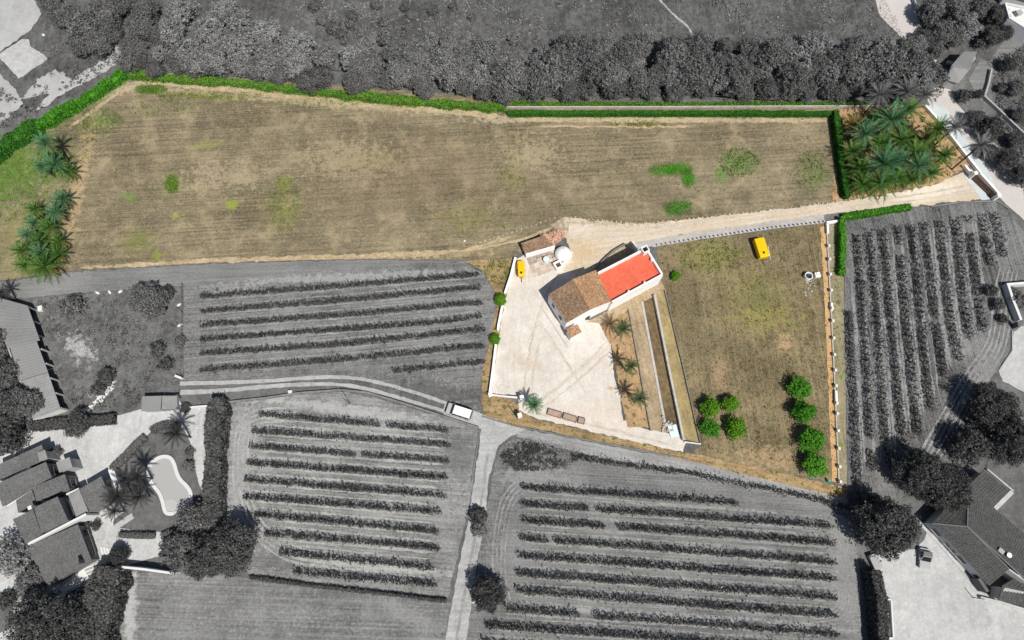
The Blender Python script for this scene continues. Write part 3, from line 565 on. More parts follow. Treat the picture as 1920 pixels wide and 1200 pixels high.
    tree(nm, x, y, r, L, lab.replace('cut by the picture edge ', 'standing lowest, '), nm.split('_')[-1], None, kind, .0 if nm in ('shrub', 'bush') else .1, flat)

# ------------------------------------------------------------------ hedges
def hedge(name, px, width, height, mat, label, leaf=.16, dens=70, cat='hedge', rag=.12, core=True, top=.75, kids=None, group=None):
    pts = resample([P(*p) for p in px], .5, False); n = len(pts); o = pts[n // 2]; ln = .5 * (n - 1)
    k = int(dens * ln * (width + 2 * height)); t = rng.uniform(0, n - 1.001, k); i = t.astype(int); fr = (t - i)[:, None]
    A = np.array([tuple(p) for p in pts]); D = np.diff(A, axis=0); D /= np.linalg.norm(D, axis=1, keepdims=True); base = A[i] * (1 - fr) + A[np.minimum(i + 1, n - 1)] * fr
    d = D[np.minimum(i, n - 2)]; nn = np.stack([-d[:, 1], d[:, 0], np.zeros(k)], 1)
    wv = 1 + rag * 2.2 * np.array([mnoise.noise(Vector((a * .45, 3.3, .5))) for a in t * .5]); hv = height * (1 + rag * 2.0 * np.array([mnoise.noise(Vector((a * .6, 5.5, 2.2))) for a in t * .5]))
    s = rng.random(k) * (width + 2 * height * .9); u = np.where(s < width, s / width * 2 - 1, np.where(s < width + height * .9, -1, 1)); z = np.where(s < width, 1.0, rng.random(k) * .95)
    nor = np.where((s < width)[:, None], np.array([0, 0, 1.0]), nn * u[:, None]) + rng.normal(0, .5, (k, 3))
    sh = 1 - (1 - top) * z
    C = base + nn * (u * width / 2 * wv * sh)[:, None] + np.stack([np.zeros(k), np.zeros(k), z * hv], 1) + rng.normal(0, .05 + rag * .25, (k, 3)) * [1, 1, .8]
    C[:, 2] = np.maximum(C[:, 2], .03)
    V, F = leaf_quads(C, nor, leaf * rng.uniform(.6, 1.4, k))
    if core:
        cv = []; cf = []
        for j in range(n):
            dd = D[min(j, n - 2)]; q = np.array([-dd[1], dd[0], 0]) * width * .36
            a = A[j]; cv += [a - q, a + q, a + q * top + [0, 0, height * .8], a - q * top + [0, 0, height * .8]]
        for j in range(n - 1):
            for e in range(4): cf.append((j * 4 + e, j * 4 + (e + 1) % 4, (j + 1) * 4 + (e + 1) % 4, (j + 1) * 4 + e))
        cf += [(0, 3, 2, 1), tuple((n - 1) * 4 + e for e in range(4))]
        F = np.concatenate([F, np.array(cf) + len(V)]); V = np.concatenate([V, np.array(cv)])
    V = V - np.array(tuple(o)); me = np_mesh(name, V, F, mat); h = link(name, me); h.location = o
    return tag(h, label, cat, group)
hedge('hedge', [(-60, 330), (0, 292), (40, 262), (80, 240)], 3.0, 2.0, L_deep, 'thick dark green hedge sloping down past the blue green palms', .20, 70, rag=.34)
hedge('hedge', [(80, 240), (150, 200), (205, 165), (238, 140)], 1.9, 1.5, L_green, 'mid green hedge rising to the apex corner of the dry field', .17, 80, rag=.36)
hedge('hedge', [(238, 141), (330, 150), (440, 158), (560, 172), (700, 186), (850, 200), (948, 206)], 1.7, .9, L_grass, 'long overgrown bright green hedge between the tree belt and dry field', .17, 80, rag=.35, core=False)
hedge('hedge', [(948, 196), (1100, 197), (1250, 197), (1400, 197), (1640, 197)], .8, .5, L_grass, 'thin bright green hedge behind the pale garden wall', .14, 80, rag=.4, core=False)
hedge('hedge', [(952, 216), (1200, 216), (1400, 216), (1566, 217)], .95, 1.1, L_deep, 'straight clipped dark green hedge along the top of the dry field', .13, 110, rag=.12)
hedge('hedge', [(1561, 216), (1568, 270), (1576, 330), (1583, 374)], 1.25, 1.7, L_deep, 'clipped green hedge running down to the drive beside the palm grove', .14, 110, rag=.10)
hedge('hedge', [(1578, 409), (1630, 402), (1704, 390)], (1.1), .9, L_green, 'bright green hedge along the lower edge of the drive', .14, 110, rag=.16)
hedge('hedge', [(1574, 412), (1575, 450), (1574, 518)], 1.05, 1.3, L_green, 'bright green hedge at the head of the rutted vineyard', .15, 100, rag=.2)
hedge('hedge', [(417, 752), (411, 820), (408, 900), (405, 990)], 3.0, 2.6, L_dark, 'tall shaggy dark hedge between the pool villa and the vineyard', .26, 55, rag=.22)
hedge('conifer_hedge', [(222, 1062), (205, 1120), (196, 1180), (190, 1260)], 5.2, 3.0, L_dark, 'very wide tall conifer hedge beside the stubble field', .26, 45, rag=.2)
hedge('hedge', [(62, 800), (120, 795), (220, 786)], 1.7, 1.4, L_dark, 'dark hedge along the front of the villa yard', .16, 80, rag=.1)
hedge('hedge', [(286, 809), (300, 801), (320, 797), (340, 800)], 1.5, .8, L_mid, 'curved clipped hedge round the upper end of the pool lawn', .11, 110, rag=.05)
hedge('hedge', [(212, 880), (240, 855), (260, 833), (275, 819)], 1.5, .8, L_mid, 'slanting clipped hedge between villa yard and pool lawn', .11, 110, rag=.05)
hedge('hedge', [(227, 1002), (260, 1004), (293, 1004)], 1.0, .9, L_mid, 'short straight clipped hedge below the pool lawn', .11, 110, rag=.05)
hedge('hedge', [(305, 1005), (320, 998), (345, 994)], .9, .8, L_mid, 'short curved clipped hedge beside the round umbrella tree', .11, 110, rag=.05)
hedge('hedge', [(377, 935), (378, 975)], .9, 1.0, L_dark, 'short dark clipped hedge at the deep end of the pool', .11, 110, rag=.05)
hedge('hedge', [(118, 1128), (150, 1112), (176, 1098)], 1.5, 1.0, L_mid, 'low hedge between villa forecourt and conifer hedge', .13, 80, rag=.1)
hedge('hedge', [(1625, 1068), (1633, 1110), (1638, 1160), (1642, 1240)], 2.0, 3.2, L_dark, 'tall dark hedge between the combed vineyard and tiled house yard', .2, 60, rag=.08)
hedge('hedge', [(470, 1082), (600, 1099), (720, 1112), (838, 1126)], .45, .7, L_dark, 'thin dark hedge line dividing the pale vineyard from the stubble', .12, 90, rag=.2)

# ------------------------------------------------------------------ vine rows
def vine_row(px, mat, label, group, wid=.36, hgt=1.25, dens=80, gap=.005, spk=.5):
    pts = resample([P(*p) for p in px], 1.15, False); o = pts[len(pts) // 2].copy()
    t = thing('vine_row', o, label, 'vine row', group); A = np.array([tuple(p) for p in pts]); C = []; N = []; tr = MB(); skip = 0
    dd = (pts[-1] - pts[0]).normalized(); nn = np.array([-dd.y, dd.x, 0])
    for j, a in enumerate(A):
        if skip > 0: skip -= 1; continue
        if random.random() < gap: skip = random.choice((0, 0, 0, 1)); continue
        s = random.uniform(.65, 1.25); k = int(dens * s); q = rng.normal(size=(k, 3)); q /= np.linalg.norm(q, axis=1, keepdims=True)
        h = hgt * random.uniform(.8, 1.15); w_ = wid * random.uniform(.75, 1.3)
        off = np.array([dd.x, dd.y, 0]) * (q[:, :1] * .72) + nn * (q[:, 1:2] * w_) + np.array([0, 0, 1.0]) * (h * .62 + q[:, 2:3] * h * .42)
        C.append(a + off + rng.normal(0, .07, (k, 3)) + nn * random.gauss(0, .07)); N.append(q + rng.normal(0, .5, (k, 3)))
        ks = int(5 * spk * 2); sp = a + np.array([dd.x, dd.y, 0]) * rng.uniform(-.6, .6, (ks, 1)) + nn * rng.normal(0, w_ * .9, (ks, 1))
        for z in (0, .16, .32, .48): C.append(sp + np.array([0, 0, h + z]) + nn * rng.normal(.05, .07, (ks, 1)) * (z * 3)); N.append(rng.normal(size=(ks, 3)))
        tr.box((a[0], a[1], h * .3), (.07, .07, h * .6))
    C = np.concatenate(C); N = np.concatenate(N); C[:, 2] = np.maximum(C[:, 2], .05); V, F = leaf_quads(C - np.array(tuple(o)), N, .118 * rng.uniform(.6, 1.5, len(C)), .62)
    f = link('foliage', np_mesh('foliage', V, F, mat), t)
    tag(tr.build('vine_trunk', M_bark, t), kind='stuff')
    for e in (0, -1):
        m = MB(); p = A[e]; m.tube([(p[0], p[1], -.1), (p[0], p[1], 1.35)], .05, 6); m.build('post', M_bark, t)
ORD = ['first', 'second', 'third', 'fourth', 'fifth', 'sixth', 'seventh', 'eighth', 'ninth', 'tenth', 'eleventh', 'twelfth']
SH = 4      # leaf wall stands a little below its seen top
rowsA = [[(386, 554), (640, 535), (893, 514)], [(386, 582), (640, 562), (897, 538)], [(384, 608), (640, 590), (898, 566)], [(384, 635), (640, 616), (830, 602), (897, 592)], [(384, 661), (640, 644), (905, 616)], [(384, 692), (640, 673), (903, 647)], [(745, 694), (903, 677)]]
for i, q in enumerate(rowsA): vine_row([(x, y + SH) for x, y in q], L_vineA, ORD[i] + ' vine row from the top beside the white courtyard wall', 'vine rows beside the courtyard', .31, 1.15, 84, .002, .8)
rowsB = [[(495, 775), (835, 805)], [(482, 806), (840, 832)], [(478, 835), (836, 862)], [(472, 866), (833, 893)], [(467, 897), (832, 926)], [(467, 929), (822, 957)], [(488, 962), (817, 993)], [(506, 998), (818, 1024)], [(534, 1033), (808, 1061)], [(560, 1069), (812, 1092)]]
for i, q in enumerate(rowsB): vine_row([(x, y + SH) for x, y in q], L_vineA if i < 3 else L_vine, ORD[i] + ' vine row from the top in the pale vineyard beside the villa hedge', 'vine rows beside the villa', .30, 1.25, 84, spk=.8)
rowsC = [[(985, 911), (1375, 940)], [(983, 943), (1552, 983)], [(984, 973), (1555, 1014)], [(982, 1006), (1555, 1050)], [(978, 1039), (1556, 1081)], [(976, 1072), (1558, 1116)], [(974, 1104), (1556, 1149)], [(955, 1138), (1300, 1163), (1560, 1184)], [(918, 1169), (1250, 1192), (1560, 1216)], [(910, 1203), (1560, 1250)]]
for i, q in enumerate(rowsC): vine_row([(x, y + SH) for x, y in q], L_vine, ORD[i] + ' vine row from the top in the combed vineyard below the lane', 'vine rows below the lane', .33, 1.35, 92, spk=.8)
vine_row([(1080, 858), (1290, 888), (1440, 918), (1592, 950)], L_vine, 'slanting vine row alone along the lane edge above the combed vineyard', None, .40, 1.0, 84, .05)
rowsD = [[(1590, 590), (1598, 750), (1606, 905)], [(1604, 448), (1617, 600), (1632, 875)], [(1627, 438), (1642, 600), (1660, 866)], [(1653, 436), (1667, 600), (1690, 832)], [(1681, 431), (1696, 600), (1717, 807)], [(1707, 428), (1723, 600), (1742, 762)], [(1730, 424), (1751, 600), (1770, 725)], [(1759, 420), (1778, 600), (1793, 668)], [(1788, 415), (1803, 560), (1812, 630)], [(1812, 411), (1832, 570), (1840, 615)], [(1838, 408), (1851, 492)], [(1862, 404), (1876, 476)]]
for i, q in enumerate(rowsD): vine_row([(x, y + 3) for x, y in q], L_vine, ORD[i] + ' vine row from the boundary wall in the rutted vineyard', 'vine rows beyond the boundary wall', .36, 1.5, 104, .025)

# ------------------------------------------------------------------ palms
def frond_mesh(droop, mat, nl=22):
    V = []; F = []; pts = []
    for i in range(nl + 1):
        t = i / nl; pts.append(Vector((t * (1 - .12 * droop * t), 0, .10 * t - droop * t * t * .62)))
    for i in range(nl):
        a, b = pts[i], pts[i + 1]; wd = .018 * (1 - i / nl) + .004
        k = len(V); V += [(a.x, -wd, a.z), (a.x, wd, a.z), (b.x, wd * .8, b.z), (b.x, -wd * .8, b.z)]; F.append((k, k + 1, k + 2, k + 3))
        t = (i + .5) / nl; ll = .17 * math.sin(math.pi * min(1, .18 + t * .80)) ** .7
        for sgn in (-1, 1):
            c = a.lerp(b, .5); e = Vector((c.x + ll * .75, sgn * ll * .80, c.z + ll * .12 - droop * ll * .4)); w2 = .017
            k = len(V); V += [(c.x - w2, 0, c.z), (c.x + w2, 0, c.z), tuple(e.lerp(c, .25) + Vector((w2 * .6, 0, 0))), tuple(e)]; F.append((k, k + 1, k + 2, k + 3))
    me = bpy.data.meshes.new('frond'); me.from_pydata(V, [], F); me.update(); me.materials.append(mat); return me
L_palmy = leaf_mat('dusty_olive_fronds', (.035, .06, .025), (.085, .13, .055), (.20, .24, .11), .5)
FR = {m.name: [frond_mesh(d, m) for d in (.25, .6, 1.0)] for m in (L_palm, L_palmg, L_palmd, L_palmx, L_palmxd, L_palmy)}
PT = {}
def palm_trunk(mat):
    if mat.name not in PT:
        m = MB(); pr = [(.26, -.05)] + [((.20 if k % 2 else .165), k / 22.0) for k in range(1, 22)] + [(.24, 1.0)]; m.lathe((0, 0, 0), pr, 9); PT[mat.name] = m.mesh('trunk', mat)
    return PT[mat.name]
def palm(px, py, rpx, h, mat, label, group=None, n=30, base=None, dead=4, name='palm_tree', deadmat=None):
    r = rpx / 9.5 * 1.12; top = P(px, py, h); b = Vector((top.x, top.y, 0)) if base is None else P(*base)
    t = thing(name, b, label, 'palm', group); tr = link('trunk', palm_trunk(M_barkb if mat in (L_palm, L_palmg, L_palmy) else M_bark), t)
    d = top - b; tr.scale = (.9, .9, d.length); tr.rotation_euler = d.to_track_quat('Z', 'Y').to_euler(); ph = random.uniform(0, 6.28)
    for i in range(n + dead):
        f = i / n; dd = i >= n; el = R(72 - 82 * f ** .9 + random.uniform(-6, 6)) if not dd else R(random.uniform(-38, -18))
        ms = FR[(deadmat or L_palmd).name if dd and mat in (L_palm, L_palmg, L_palmy) else mat.name]; q = 0 if f < .3 else 1 if f < .7 else 2
        o = link('frond', ms[q], t); s = r * random.uniform(.85, 1.1) * (.85 if dd else 1)
        o.location = d; o.scale = (s, s * 1.0, s); o.rotation_euler = (random.uniform(-.2, .2), -el, ph + i * 2.399)
    return t
GY = 'young palms in the garden bed'
palm(1167, 616, 19, 4.4, L_palmy, 'yard palm in the ochre bed nearest the white farmhouse', GY, 24, dead=5)
palm(1182, 686, 17, 4.4, L_palmy, 'yard palm midway along the ochre bed', GY, 24, dead=3)
palm(1198, 746, 18, 4.4, L_palmy, 'yard palm at the gravel end of the ochre bed', GY, 24, dead=2)
palm(1001, 758, 17, 3.2, L_palm, 'lone blue green palm on the pale gravel by the gateposts', None, 30, dead=2)
GL = 'palms in the small upper clump'
for (x, y, r, h, m, lab) in [(86, 268, 22, 7.5, L_palm, 'tall silvery palm topmost of the small upper clump'), (78, 312, 17, 4, L_palm, 'palm nearest the green meadow in the small upper clump'), (104, 308, 22, 5, L_palm, 'blue green palm in the middle of the small upper clump'), (128, 322, 20, 3, L_palmg, 'low green palm on the dry field side of the upper clump'), (92, 292, 13, 3, L_palmg, 'smallest green palm between two in the upper clump')]:
    palm(x, y, r * 1.1, h, m, lab, GL, 26, dead=6)
GM = 'palms in the long lower clump'
for i, (x, y, r, h, m) in enumerate([(118, 374, 22, 3, L_palm), (66, 392, 17, 3, L_palmg), (104, 398, 20, 4, L_palm), (64, 418, 16, 3.5, L_palm), (92, 426, 20, 3.5, L_palmg), (52, 440, 18, 4.5, L_palm), (74, 452, 19, 3.5, L_palmg), (110, 452, 19, 2.8, L_palmg), (42, 470, 19, 4, L_palmg), (78, 474, 21, 4, L_palm), (48, 498, 20, 4, L_palmg), (84, 500, 30, 4.5, L_palmg), (108, 478, 20, 3, L_palmg)]):
    palm(x, y, r, h, m, ('lowest broad green palm beside the headland track in the long clump' if r == 30 else ORD[i] + ' palm from the top of the long clump at the field edge') if i < 12 else 'palm beside the broad lowest one, on its field side', GM, 28, dead=6)
GG = 'palms in the grove by the gate'
for i, (x, y, r, h, m, lab) in enumerate([(1672, 225, 32, 4.5, L_palm, 'large blue green palm at the top of the grove'), (1622, 252, 27, 4, L_palm, 'blue green palm at the hedge side of the grove, upper one'), (1690, 262, 24, 3.5, L_palmg, 'yellowing green palm in the middle of the grove'), (1658, 308, 36, 5, L_palm, 'largest palm with the widest crown low in the grove'), (1716, 286, 24, 4, L_palmg, 'green palm right of centre of the grove'), (1722, 312, 26, 4, L_palm, 'blue green palm facing the drive mouth of the grove'), (1615, 318, 24, 3, L_palmg, 'palm by the hedge foot, lower one in the grove'), (1652, 344, 28, 3, L_palmg, 'palm overhanging the drive edge, lowest of the grove'), (1618, 346, 22, 2.6, L_palmg, 'small palm at the hedge corner beside the drive'), (1708, 338, 20, 2.6, L_palmg, 'small palm at the drive edge under the blue green one'), (1650, 270, 20, 3, L_palmg, 'small green palm behind the largest crown'), (1757, 244, 24, 6.5, L_palmg, 'slender palm next to the white roadside wall'), (1702, 205, 22, 5, L_palmg, 'palm by the upper end of the white roadside wall'), (1770, 292, 20, 4, L_palmg, 'palm between the white roadside wall and gate'), (1598, 285, 22, 2.8, L_palmg, 'dry edged palm against the middle of the clipped hedge'), (1640, 228, 20, 3, L_palmg, 'green palm tucked between the two upper blue green ones'), (1735, 262, 22, 3.5, L_palmg, 'green palm beside the slender one by the wall'), (1680, 335, 22, 3, L_palmg, 'green palm at the drive edge next to the largest crown'), (1690, 300, 22, 3.5, L_palm, 'small blue green palm touching the largest crown'), (1745, 325, 20, 2.6, L_palmg, 'last small palm on the drive side toward the gate'), (1600, 235, 20, 2.5, L_palmd, 'withered brown palm at the corner of the two hedges')]):
    palm(x, y, r * 1.12, h, m, lab, GG, 30, dead=10, base=(1730, 292) if i == 11 else None)
for (x, y, r, h, b, lab) in [(1650, 178, 28, 6, None, 'grey feathery palm behind the grove beside the tree belt'), (1700, 172, 28, 6, None, 'grey feathery palm behind the grove next to the hut'), (1735, 178, 24, 6, None, 'pale grey palm overhanging the top of the road'), (1838, 272, 25, 9, (1784, 318), 'tall leaning palm throwing its crown across the road'), (1790, 238, 22, 8, None, 'grey palm overhanging the road beside the white wall')]:
    palm(x, y, r, h, L_palmx, lab, None, 28, base=b)
for (x, y, r, h, lab) in [(258, 893, 22, 5, 'dark palm nearest the pool steps in the villa garden'), (222, 930, 26, 5, 'dark palm against the villa roof corner'), (330, 812, 24, 5.5, 'dark palm in the curve of the clipped hedge above the pool'), (262, 930, 20, 3.5, 'low dark palm on the lawn between villa and pool'), (215, 958, 18, 3, 'low dark palm at the head of the white steps'), (2, 548, 18, 4, 'dark palm at the headland track beside the long shed')]:
    palm(x, y, r, h, L_palmxd, lab, None, 22, dead=0)

# ------------------------------------------------------------------ building helpers
def lerp(a, b, t): return a + (b - a) * t
def roof_sheet(name, e0, e1, r1, r0, mat, parent, pitch=.32, amp=.038, course=.55, thick=.12, cap=True):
    """tiled slope: eave e0-e1, ridge r0-r1; rounded tile columns, stepped courses, closed underside"""
    e0, e1, r1, r0 = map(Vector, (e0, e1, r1, r0)); n = max(2, int((e1 - e0).length / pitch)) ; c = max(1, int(((r0 - e0).length + (r1 - e1).length) / 2 / course))
    if (e1 - e0).cross(r0 - e0).z < 0: e0, e1, r0, r1 = e1, e0, r1, r0
    nm = (e1 - e0).cross(r0 - e0).normalized(); m = MB(); W = 3 * n
    prof = [0, .85, .85]
    def pt(i, v, lift):
        u = i / W; return e0.lerp(e1, u).lerp(r0.lerp(r1, u), v) + nm * (amp * (prof[i % 3] + lift))
    for k in range(c):
        row = [pt(i, k / c, .55) for i in range(W + 1)] + [pt(i, (k + 1) / c, 0) for i in range(W + 1)]
        m.add(row, [(i, i + 1, W + 2 + i, W + 1 + i) for i in range(W)])
        if k: m.add([pt(i, k / c, 0) for i in range(W + 1)] + [pt(i, k / c, .55) for i in range(W + 1)], [(i + 1, i, W + 1 + i, W + 2 + i) for i in range(W)])
    q = [e0, e1, r1, r0]; up = [p + nm * .0 for p in q]; dn = [p - nm * thick for p in q]
    m.add(up + dn, [(4, 7, 6, 5), (0, 4, 5, 1), (1, 5, 6, 2), (2, 6, 7, 3), (3, 7, 4, 0), (0, 1, 2, 3)])
    return m.build(name, mat, parent)
def shrink(poly, d):
    c = sum((Vector(p) for p in poly), Vector((0, 0))) / len(poly); out = []; n = len(poly)
    for i in range(n):
        p, a, b = Vector(poly[i]), Vector(poly[i - 1]), Vector(poly[(i + 1) % n]); u, v = (a - p).normalized(), (b - p).normalized()
        s = (u + v); s = s.normalized() if s.length > 1e-3 else (c - p).normalized(); 
        if s.dot(c - p) < 0: s = -s
        out.append(p + s * d * 1.41)
    return out
def wallrun(m, px, h, th, z=0.0, closed=False):
    pts = [P(*p) for p in px]; n = len(pts)
    for i in range(n if closed else n - 1):
        a, b = pts[i], pts[(i + 1) % n]; d = b - a; L = d.length; c = (a + b) / 2
        m.box((c.x, c.y, z + h / 2 + (.002 * i)), (L + th * (.96 if i < n - 2 or closed else 0), th, h), math.atan2(d.y, d.x))
    return m
def wall_thing(name, px, h, th, mat, label, cat='wall', cop=None, part='wall', group=None):
    pts = [P(*p) for p in px]; o = pts[len(pts) // 2]
    if cop is None:
        m = wallrun(MB(), px, h, th); me = m.mesh(name, mat, o); w_ = link(name, me); w_.location = o; return tag(w_, label, cat, group)
    t = thing(name, o, label, cat, group); wallrun(MB(), px, h, th).build(part, mat, t); wallrun(MB(), px, .08, th * 1.3, h).build('coping', cop, t); return t
def opening(parent, a, b, u, z, wd, ht, kind='window', frame=None, glass=None, sill=True):
    """window or door on the wall line a->b (outside on the right-hand side of a->b)"""
    a = Vector((a[0], a[1], 0)); b = Vector((b[0], b[1], 0)); d = (b - a).normalized(); nrm = Vector((d.y, -d.x, 0)); c = a.lerp(b, u); rz = math.atan2(d.y, d.x)
    f = MB(); q = c + nrm * .03
    for s in (-1, 1): f.box((q.x + d.x * s * (wd / 2 + .05), q.y + d.y * s * (wd / 2 + .05), z + ht / 2), (.10, .09, ht + .2), rz)
    f.box((q.x, q.y, z + ht + .05), (wd - .002, .085, .10), rz)
    if sill: f.box((q.x + nrm.x * .04, q.y + nrm.y * .04, z - .05), (wd + .3, .18, .09), rz)
    o = f.build(kind, frame or M_white, parent); g_ = c + nrm * .015
    gl = MB().box((g_.x, g_.y, z + ht / 2), (wd, .04, ht), rz).build('pane' if kind == 'window' else 'door_leaf', glass or (M_glass if kind == 'window' else M_wood), o)
    return o
def block(parent, px, z, mat, name='wall', inset=.0, z0=0.0):
    poly = [P(x, y, z).xy for x, y in px]; poly = shrink(poly, inset) if inset else poly
    MB().prism(poly, z0, z).build(name, mat, parent); return poly
def mid(a, b): return (Vector(a) + Vector(b)) / 2

# ------------------------------------------------------------------ white farmhouse
ZE, ZR = 4.7, 6.2
WN, EN, ES, WS = [P(x, y, ZE) for x, y in ((1028.5, 551.5), (1117, 506), (1146, 565), (1061.5, 606))]
fh = thing('farmhouse', (*mid(WN, ES).xy, 0), 'white farmhouse with a terracotta tiled gable roof and a red roof terrace', 'house')
c_ = mid(WN, ES); k_ = .985
iw = [c_ + (p - c_) * k_ for p in (WN, EN, ES, WS)]; RN, RS = mid(iw[0], iw[1]), mid(iw[3], iw[2])
wm = MB(); q = [(p.x, p.y) for p in (iw[0], RN, iw[1], iw[2], RS, iw[3])]
wm.prism(q, 0.0, [ZE - .1, ZR - .16, ZE - .1, ZE - .1, ZR - .16, ZE - .1]).v
wm.build('wall', M_white, fh)
def up(p, z): return Vector((p.x, p.y, z))
rN, rS = up(mid(WN, EN), ZR), up(mid(WS, ES), ZR)
roof_sheet('roof', WS, WN, rN, rS, M_tileoldshade, fh); roof_sheet('roof', EN, ES, rS, rN, M_tile, fh)
m = MB(); m.tube([rN + Vector((0, 0, .05)), rS + Vector((0, 0, .05))], .16, 8); m.build('ridge_tiles', M_tile, fh)
# terrace
ZT, ZP = 4.15, 4.95
TN, TE, TC, TS = [P(x, y, ZP) for x, y in ((1119, 511), (1212.5, 463), (1244.5, 515), (1147, 568))]
tp = [p.xy for p in (TN, TE, TC, TS)]
MB().prism(tp, 0, ZT).build('terrace_wall', M_white, fh)
tin = shrink(tp, .02); MB().prism(tin, ZT + .002, ZT + .03).build('terrace_floor', M_red, fh)
pm = MB()
def pwall(a, b, th, h0, h1, m):
    d = (Vector(b) - Vector(a)); c = (Vector(a) + Vector(b)) / 2; m.box((c.x, c.y, (h0 + h1) / 2), (d.length, th, h1 - h0), math.atan2(d.y, d.x))
ins = shrink(tp, .17)
pwall(ins[0], ins[1], .34, ZT + .035, ZP, pm); pm.build('parapet', M_parapet, fh)
pm = MB(); pwall(Vector(ins[1]).lerp(Vector(ins[2]), .02), Vector(ins[1]).lerp(Vector(ins[2]), .98), .336, ZT + .036, ZP - .003, pm); pm.build('parapet', M_parapet, fh)
pm = MB(); pwall(ins[2], ins[3], .34, ZT + .037, ZP - .006, pm); pm.build('parapet', M_parapet, fh)
for (a, b, t_) in ((2, 3, .33), (2, 3, .67), (1, 2, .42)):
    p = Vector(ins[a]).lerp(Vector(ins[b]), t_); c2 = (Vector(ins[0]) + Vector(ins[2])) / 2; p = p + (c2 - p).normalized() * .22
    MB().box((p.x, p.y, (ZT + ZP) / 2 + .03), (.38, .38, ZP - ZT), math.atan2(TC.y - TS.y, TC.x - TS.x)).build('pier', M_parapet, fh)
ch = P(1208.5, 469.5, ZP); an = math.atan2(TE.y - TN.y, TE.x - TN.x); cm = MB()
for dx, dy, sx, sy in ((-.55, 0, .16, 1.2), (.55, 0, .16, 1.2), (0, .52, .94, .16), (0, -.52, .94, .16)):
    cm.box((ch.x + dx * math.cos(an) - dy * math.sin(an), ch.y + dx * math.sin(an) + dy * math.cos(an), ZT + .8), (sx, sy, 1.5), an)
cm.build('chimney', M_parapet, fh); MB().box((ch.x, ch.y, ZT + .6), (.9, .86, .7), an).build('flue', M_dark, fh)
# openings: W wall, S wall
b0, b1, b2, b3 = [p.xy for p in (iw[0], iw[1], iw[2], iw[3])]
M_blueg = NT('blue_grey_shutter', .5).col((.03, .05, .07)).mat
for u, z, wd, ht in ((.30, 2.6, .8, 1.1), (.72, 2.4, .9, 1.2)): opening(fh, b0, b3, u, z, wd, ht, glass=M_blueg)
opening(fh, b3, b2, .42, 2.4, .5, .6); opening(fh, b3, b2, .52, .15, 1.0, 2.1, 'door', sill=False)
# porch
pq = [P(x, y, z) for x, y, z in ((1062, 617, 2.9), (1082.5, 607, 2.9), (1091, 622.5, 2.5), (1069.5, 634.5, 2.5))]
roof_sheet('porch_roof', pq[3], pq[2], pq[1], pq[0], M_tile, fh, .4, .05, .7)
MB().prism(shrink([p.xy for p in pq], .15), 0, [2.7, 2.7, 2.3, 2.3]).build('porch_wall', M_white, fh)
# plinth kerb beside the shaded wall
d_ = (Vector(b3) - Vector(b0)).normalized(); n_ = Vector((d_.y, -d_.x)); kk = MB(); a_, e_ = Vector(b0) + n_ * 1.5, Vector(b3) + n_ * 1.1 + d_ * 3.4
pwall(a_, e_, .24, 0.0, .16, kk); link('kerb_wall', kk.mesh('kerb_wall', M_oldconc)); tag(bpy.data.objects['kerb_wall'], 'low whitewashed kerb running along the shaded wall of the farmhouse', 'kerb')
wall_thing('garden_wall', [(1104, 516), (1118, 504), (1132, 488), (1150, 472), (1172, 459)], .8, .2, M_stone, 'thin curving stone wall behind the red terrace of the farmhouse')
wall_thing('garden_wall', [(1185, 458), (1193, 473)], 1.1, .4, M_whitewash, 'short stub wall joining the drive to the terrace corner')
tag(sheet('planting_bed', [(1108, 514), (1120, 504), (1150, 474), (1174, 460), (1192, 474), (1118, 514)], M_strip, 9, .1), kind='structure')

# ------------------------------------------------------------------ ruined outbuilding, oven, well
ob = thing('outbuilding', P(1000, 475), 'low outbuilding with a half collapsed terracotta roof and white front wall', 'outbuilding')
q = [P(x, y, z) for x, y, z in ((977, 456, 2.0), (1020, 441, 2.1), (1037, 461, 1.7), (985, 477, 1.6))]
roof_sheet('roof', q[3], q[2], q[1], q[0], M_tileoldshade, ob, .42, .05, .7)
MB().prism(shrink([p.xy for p in q], .16), 0, [1.8, 1.9, 1.5, 1.4]).build('wall', M_white, ob)
fw = MB(); a, b = P(986, 477, 1.7), P(1040, 461, 1.7); pwall(a.xy, b.xy, .25, 0, 1.72, fw); fw.build('front_wall', M_white, ob)
rb = MB()
for (x, y) in scatter([(1018, 442), (1050, 432), (1062, 440), (1050, 452), (1036, 462), (1022, 456)], 620):
    rb.box((x, y, random.uniform(.02, .55)), (random.uniform(.2, .5), random.uniform(.12, .25), .06), random.uniform(0, 3), 1.0)
tag(rb.build('rubble', M_pink, ob), kind='stuff')
ov = thing('oven', P(1055, 478), 'white limewashed domed oven beside the collapsed tile roof', 'oven'); c = P(1055, 478)
MB().lathe((c.x, c.y, 0), [(1.5, 0), (1.5, .75), (1.45, .9), (1.25, 1.3), (.9, 1.65), (.48, 1.9), (.1, 1.98)], 26).build('dome', M_white, ov)
m = MB(); m.tube([(c.x - .1, c.y - 1.05, 1.5), (c.x, c.y - .5, 1.92), (c.x + .05, c.y + .4, 2.0), (c.x + .1, c.y + 1.0, 1.55)], .08, 6); m.build('rib', M_parapet, ov)
wall_thing('garden_wall', [(1071, 476), (1069, 484), (1062, 491), (1052, 499)], .8, .28, M_white, 'short curved white wall joining the domed oven to the well')
wl = thing('well', P(1046, 500), 'square white well head with a dark opening', 'well'); c = P(1046, 500); wm = MB()
for dx, dy, sx, sy in ((-.6, 0, .28, 1.48), (.6, 0, .28, 1.48), (0, .6, .92, .28), (0, -.6, .92, .28)):
    an = R(28); wm.box((c.x + dx * math.cos(an) - dy * math.sin(an), c.y + dx * math.sin(an) + dy * math.cos(an), .55), (sx, sy, 1.1), an)
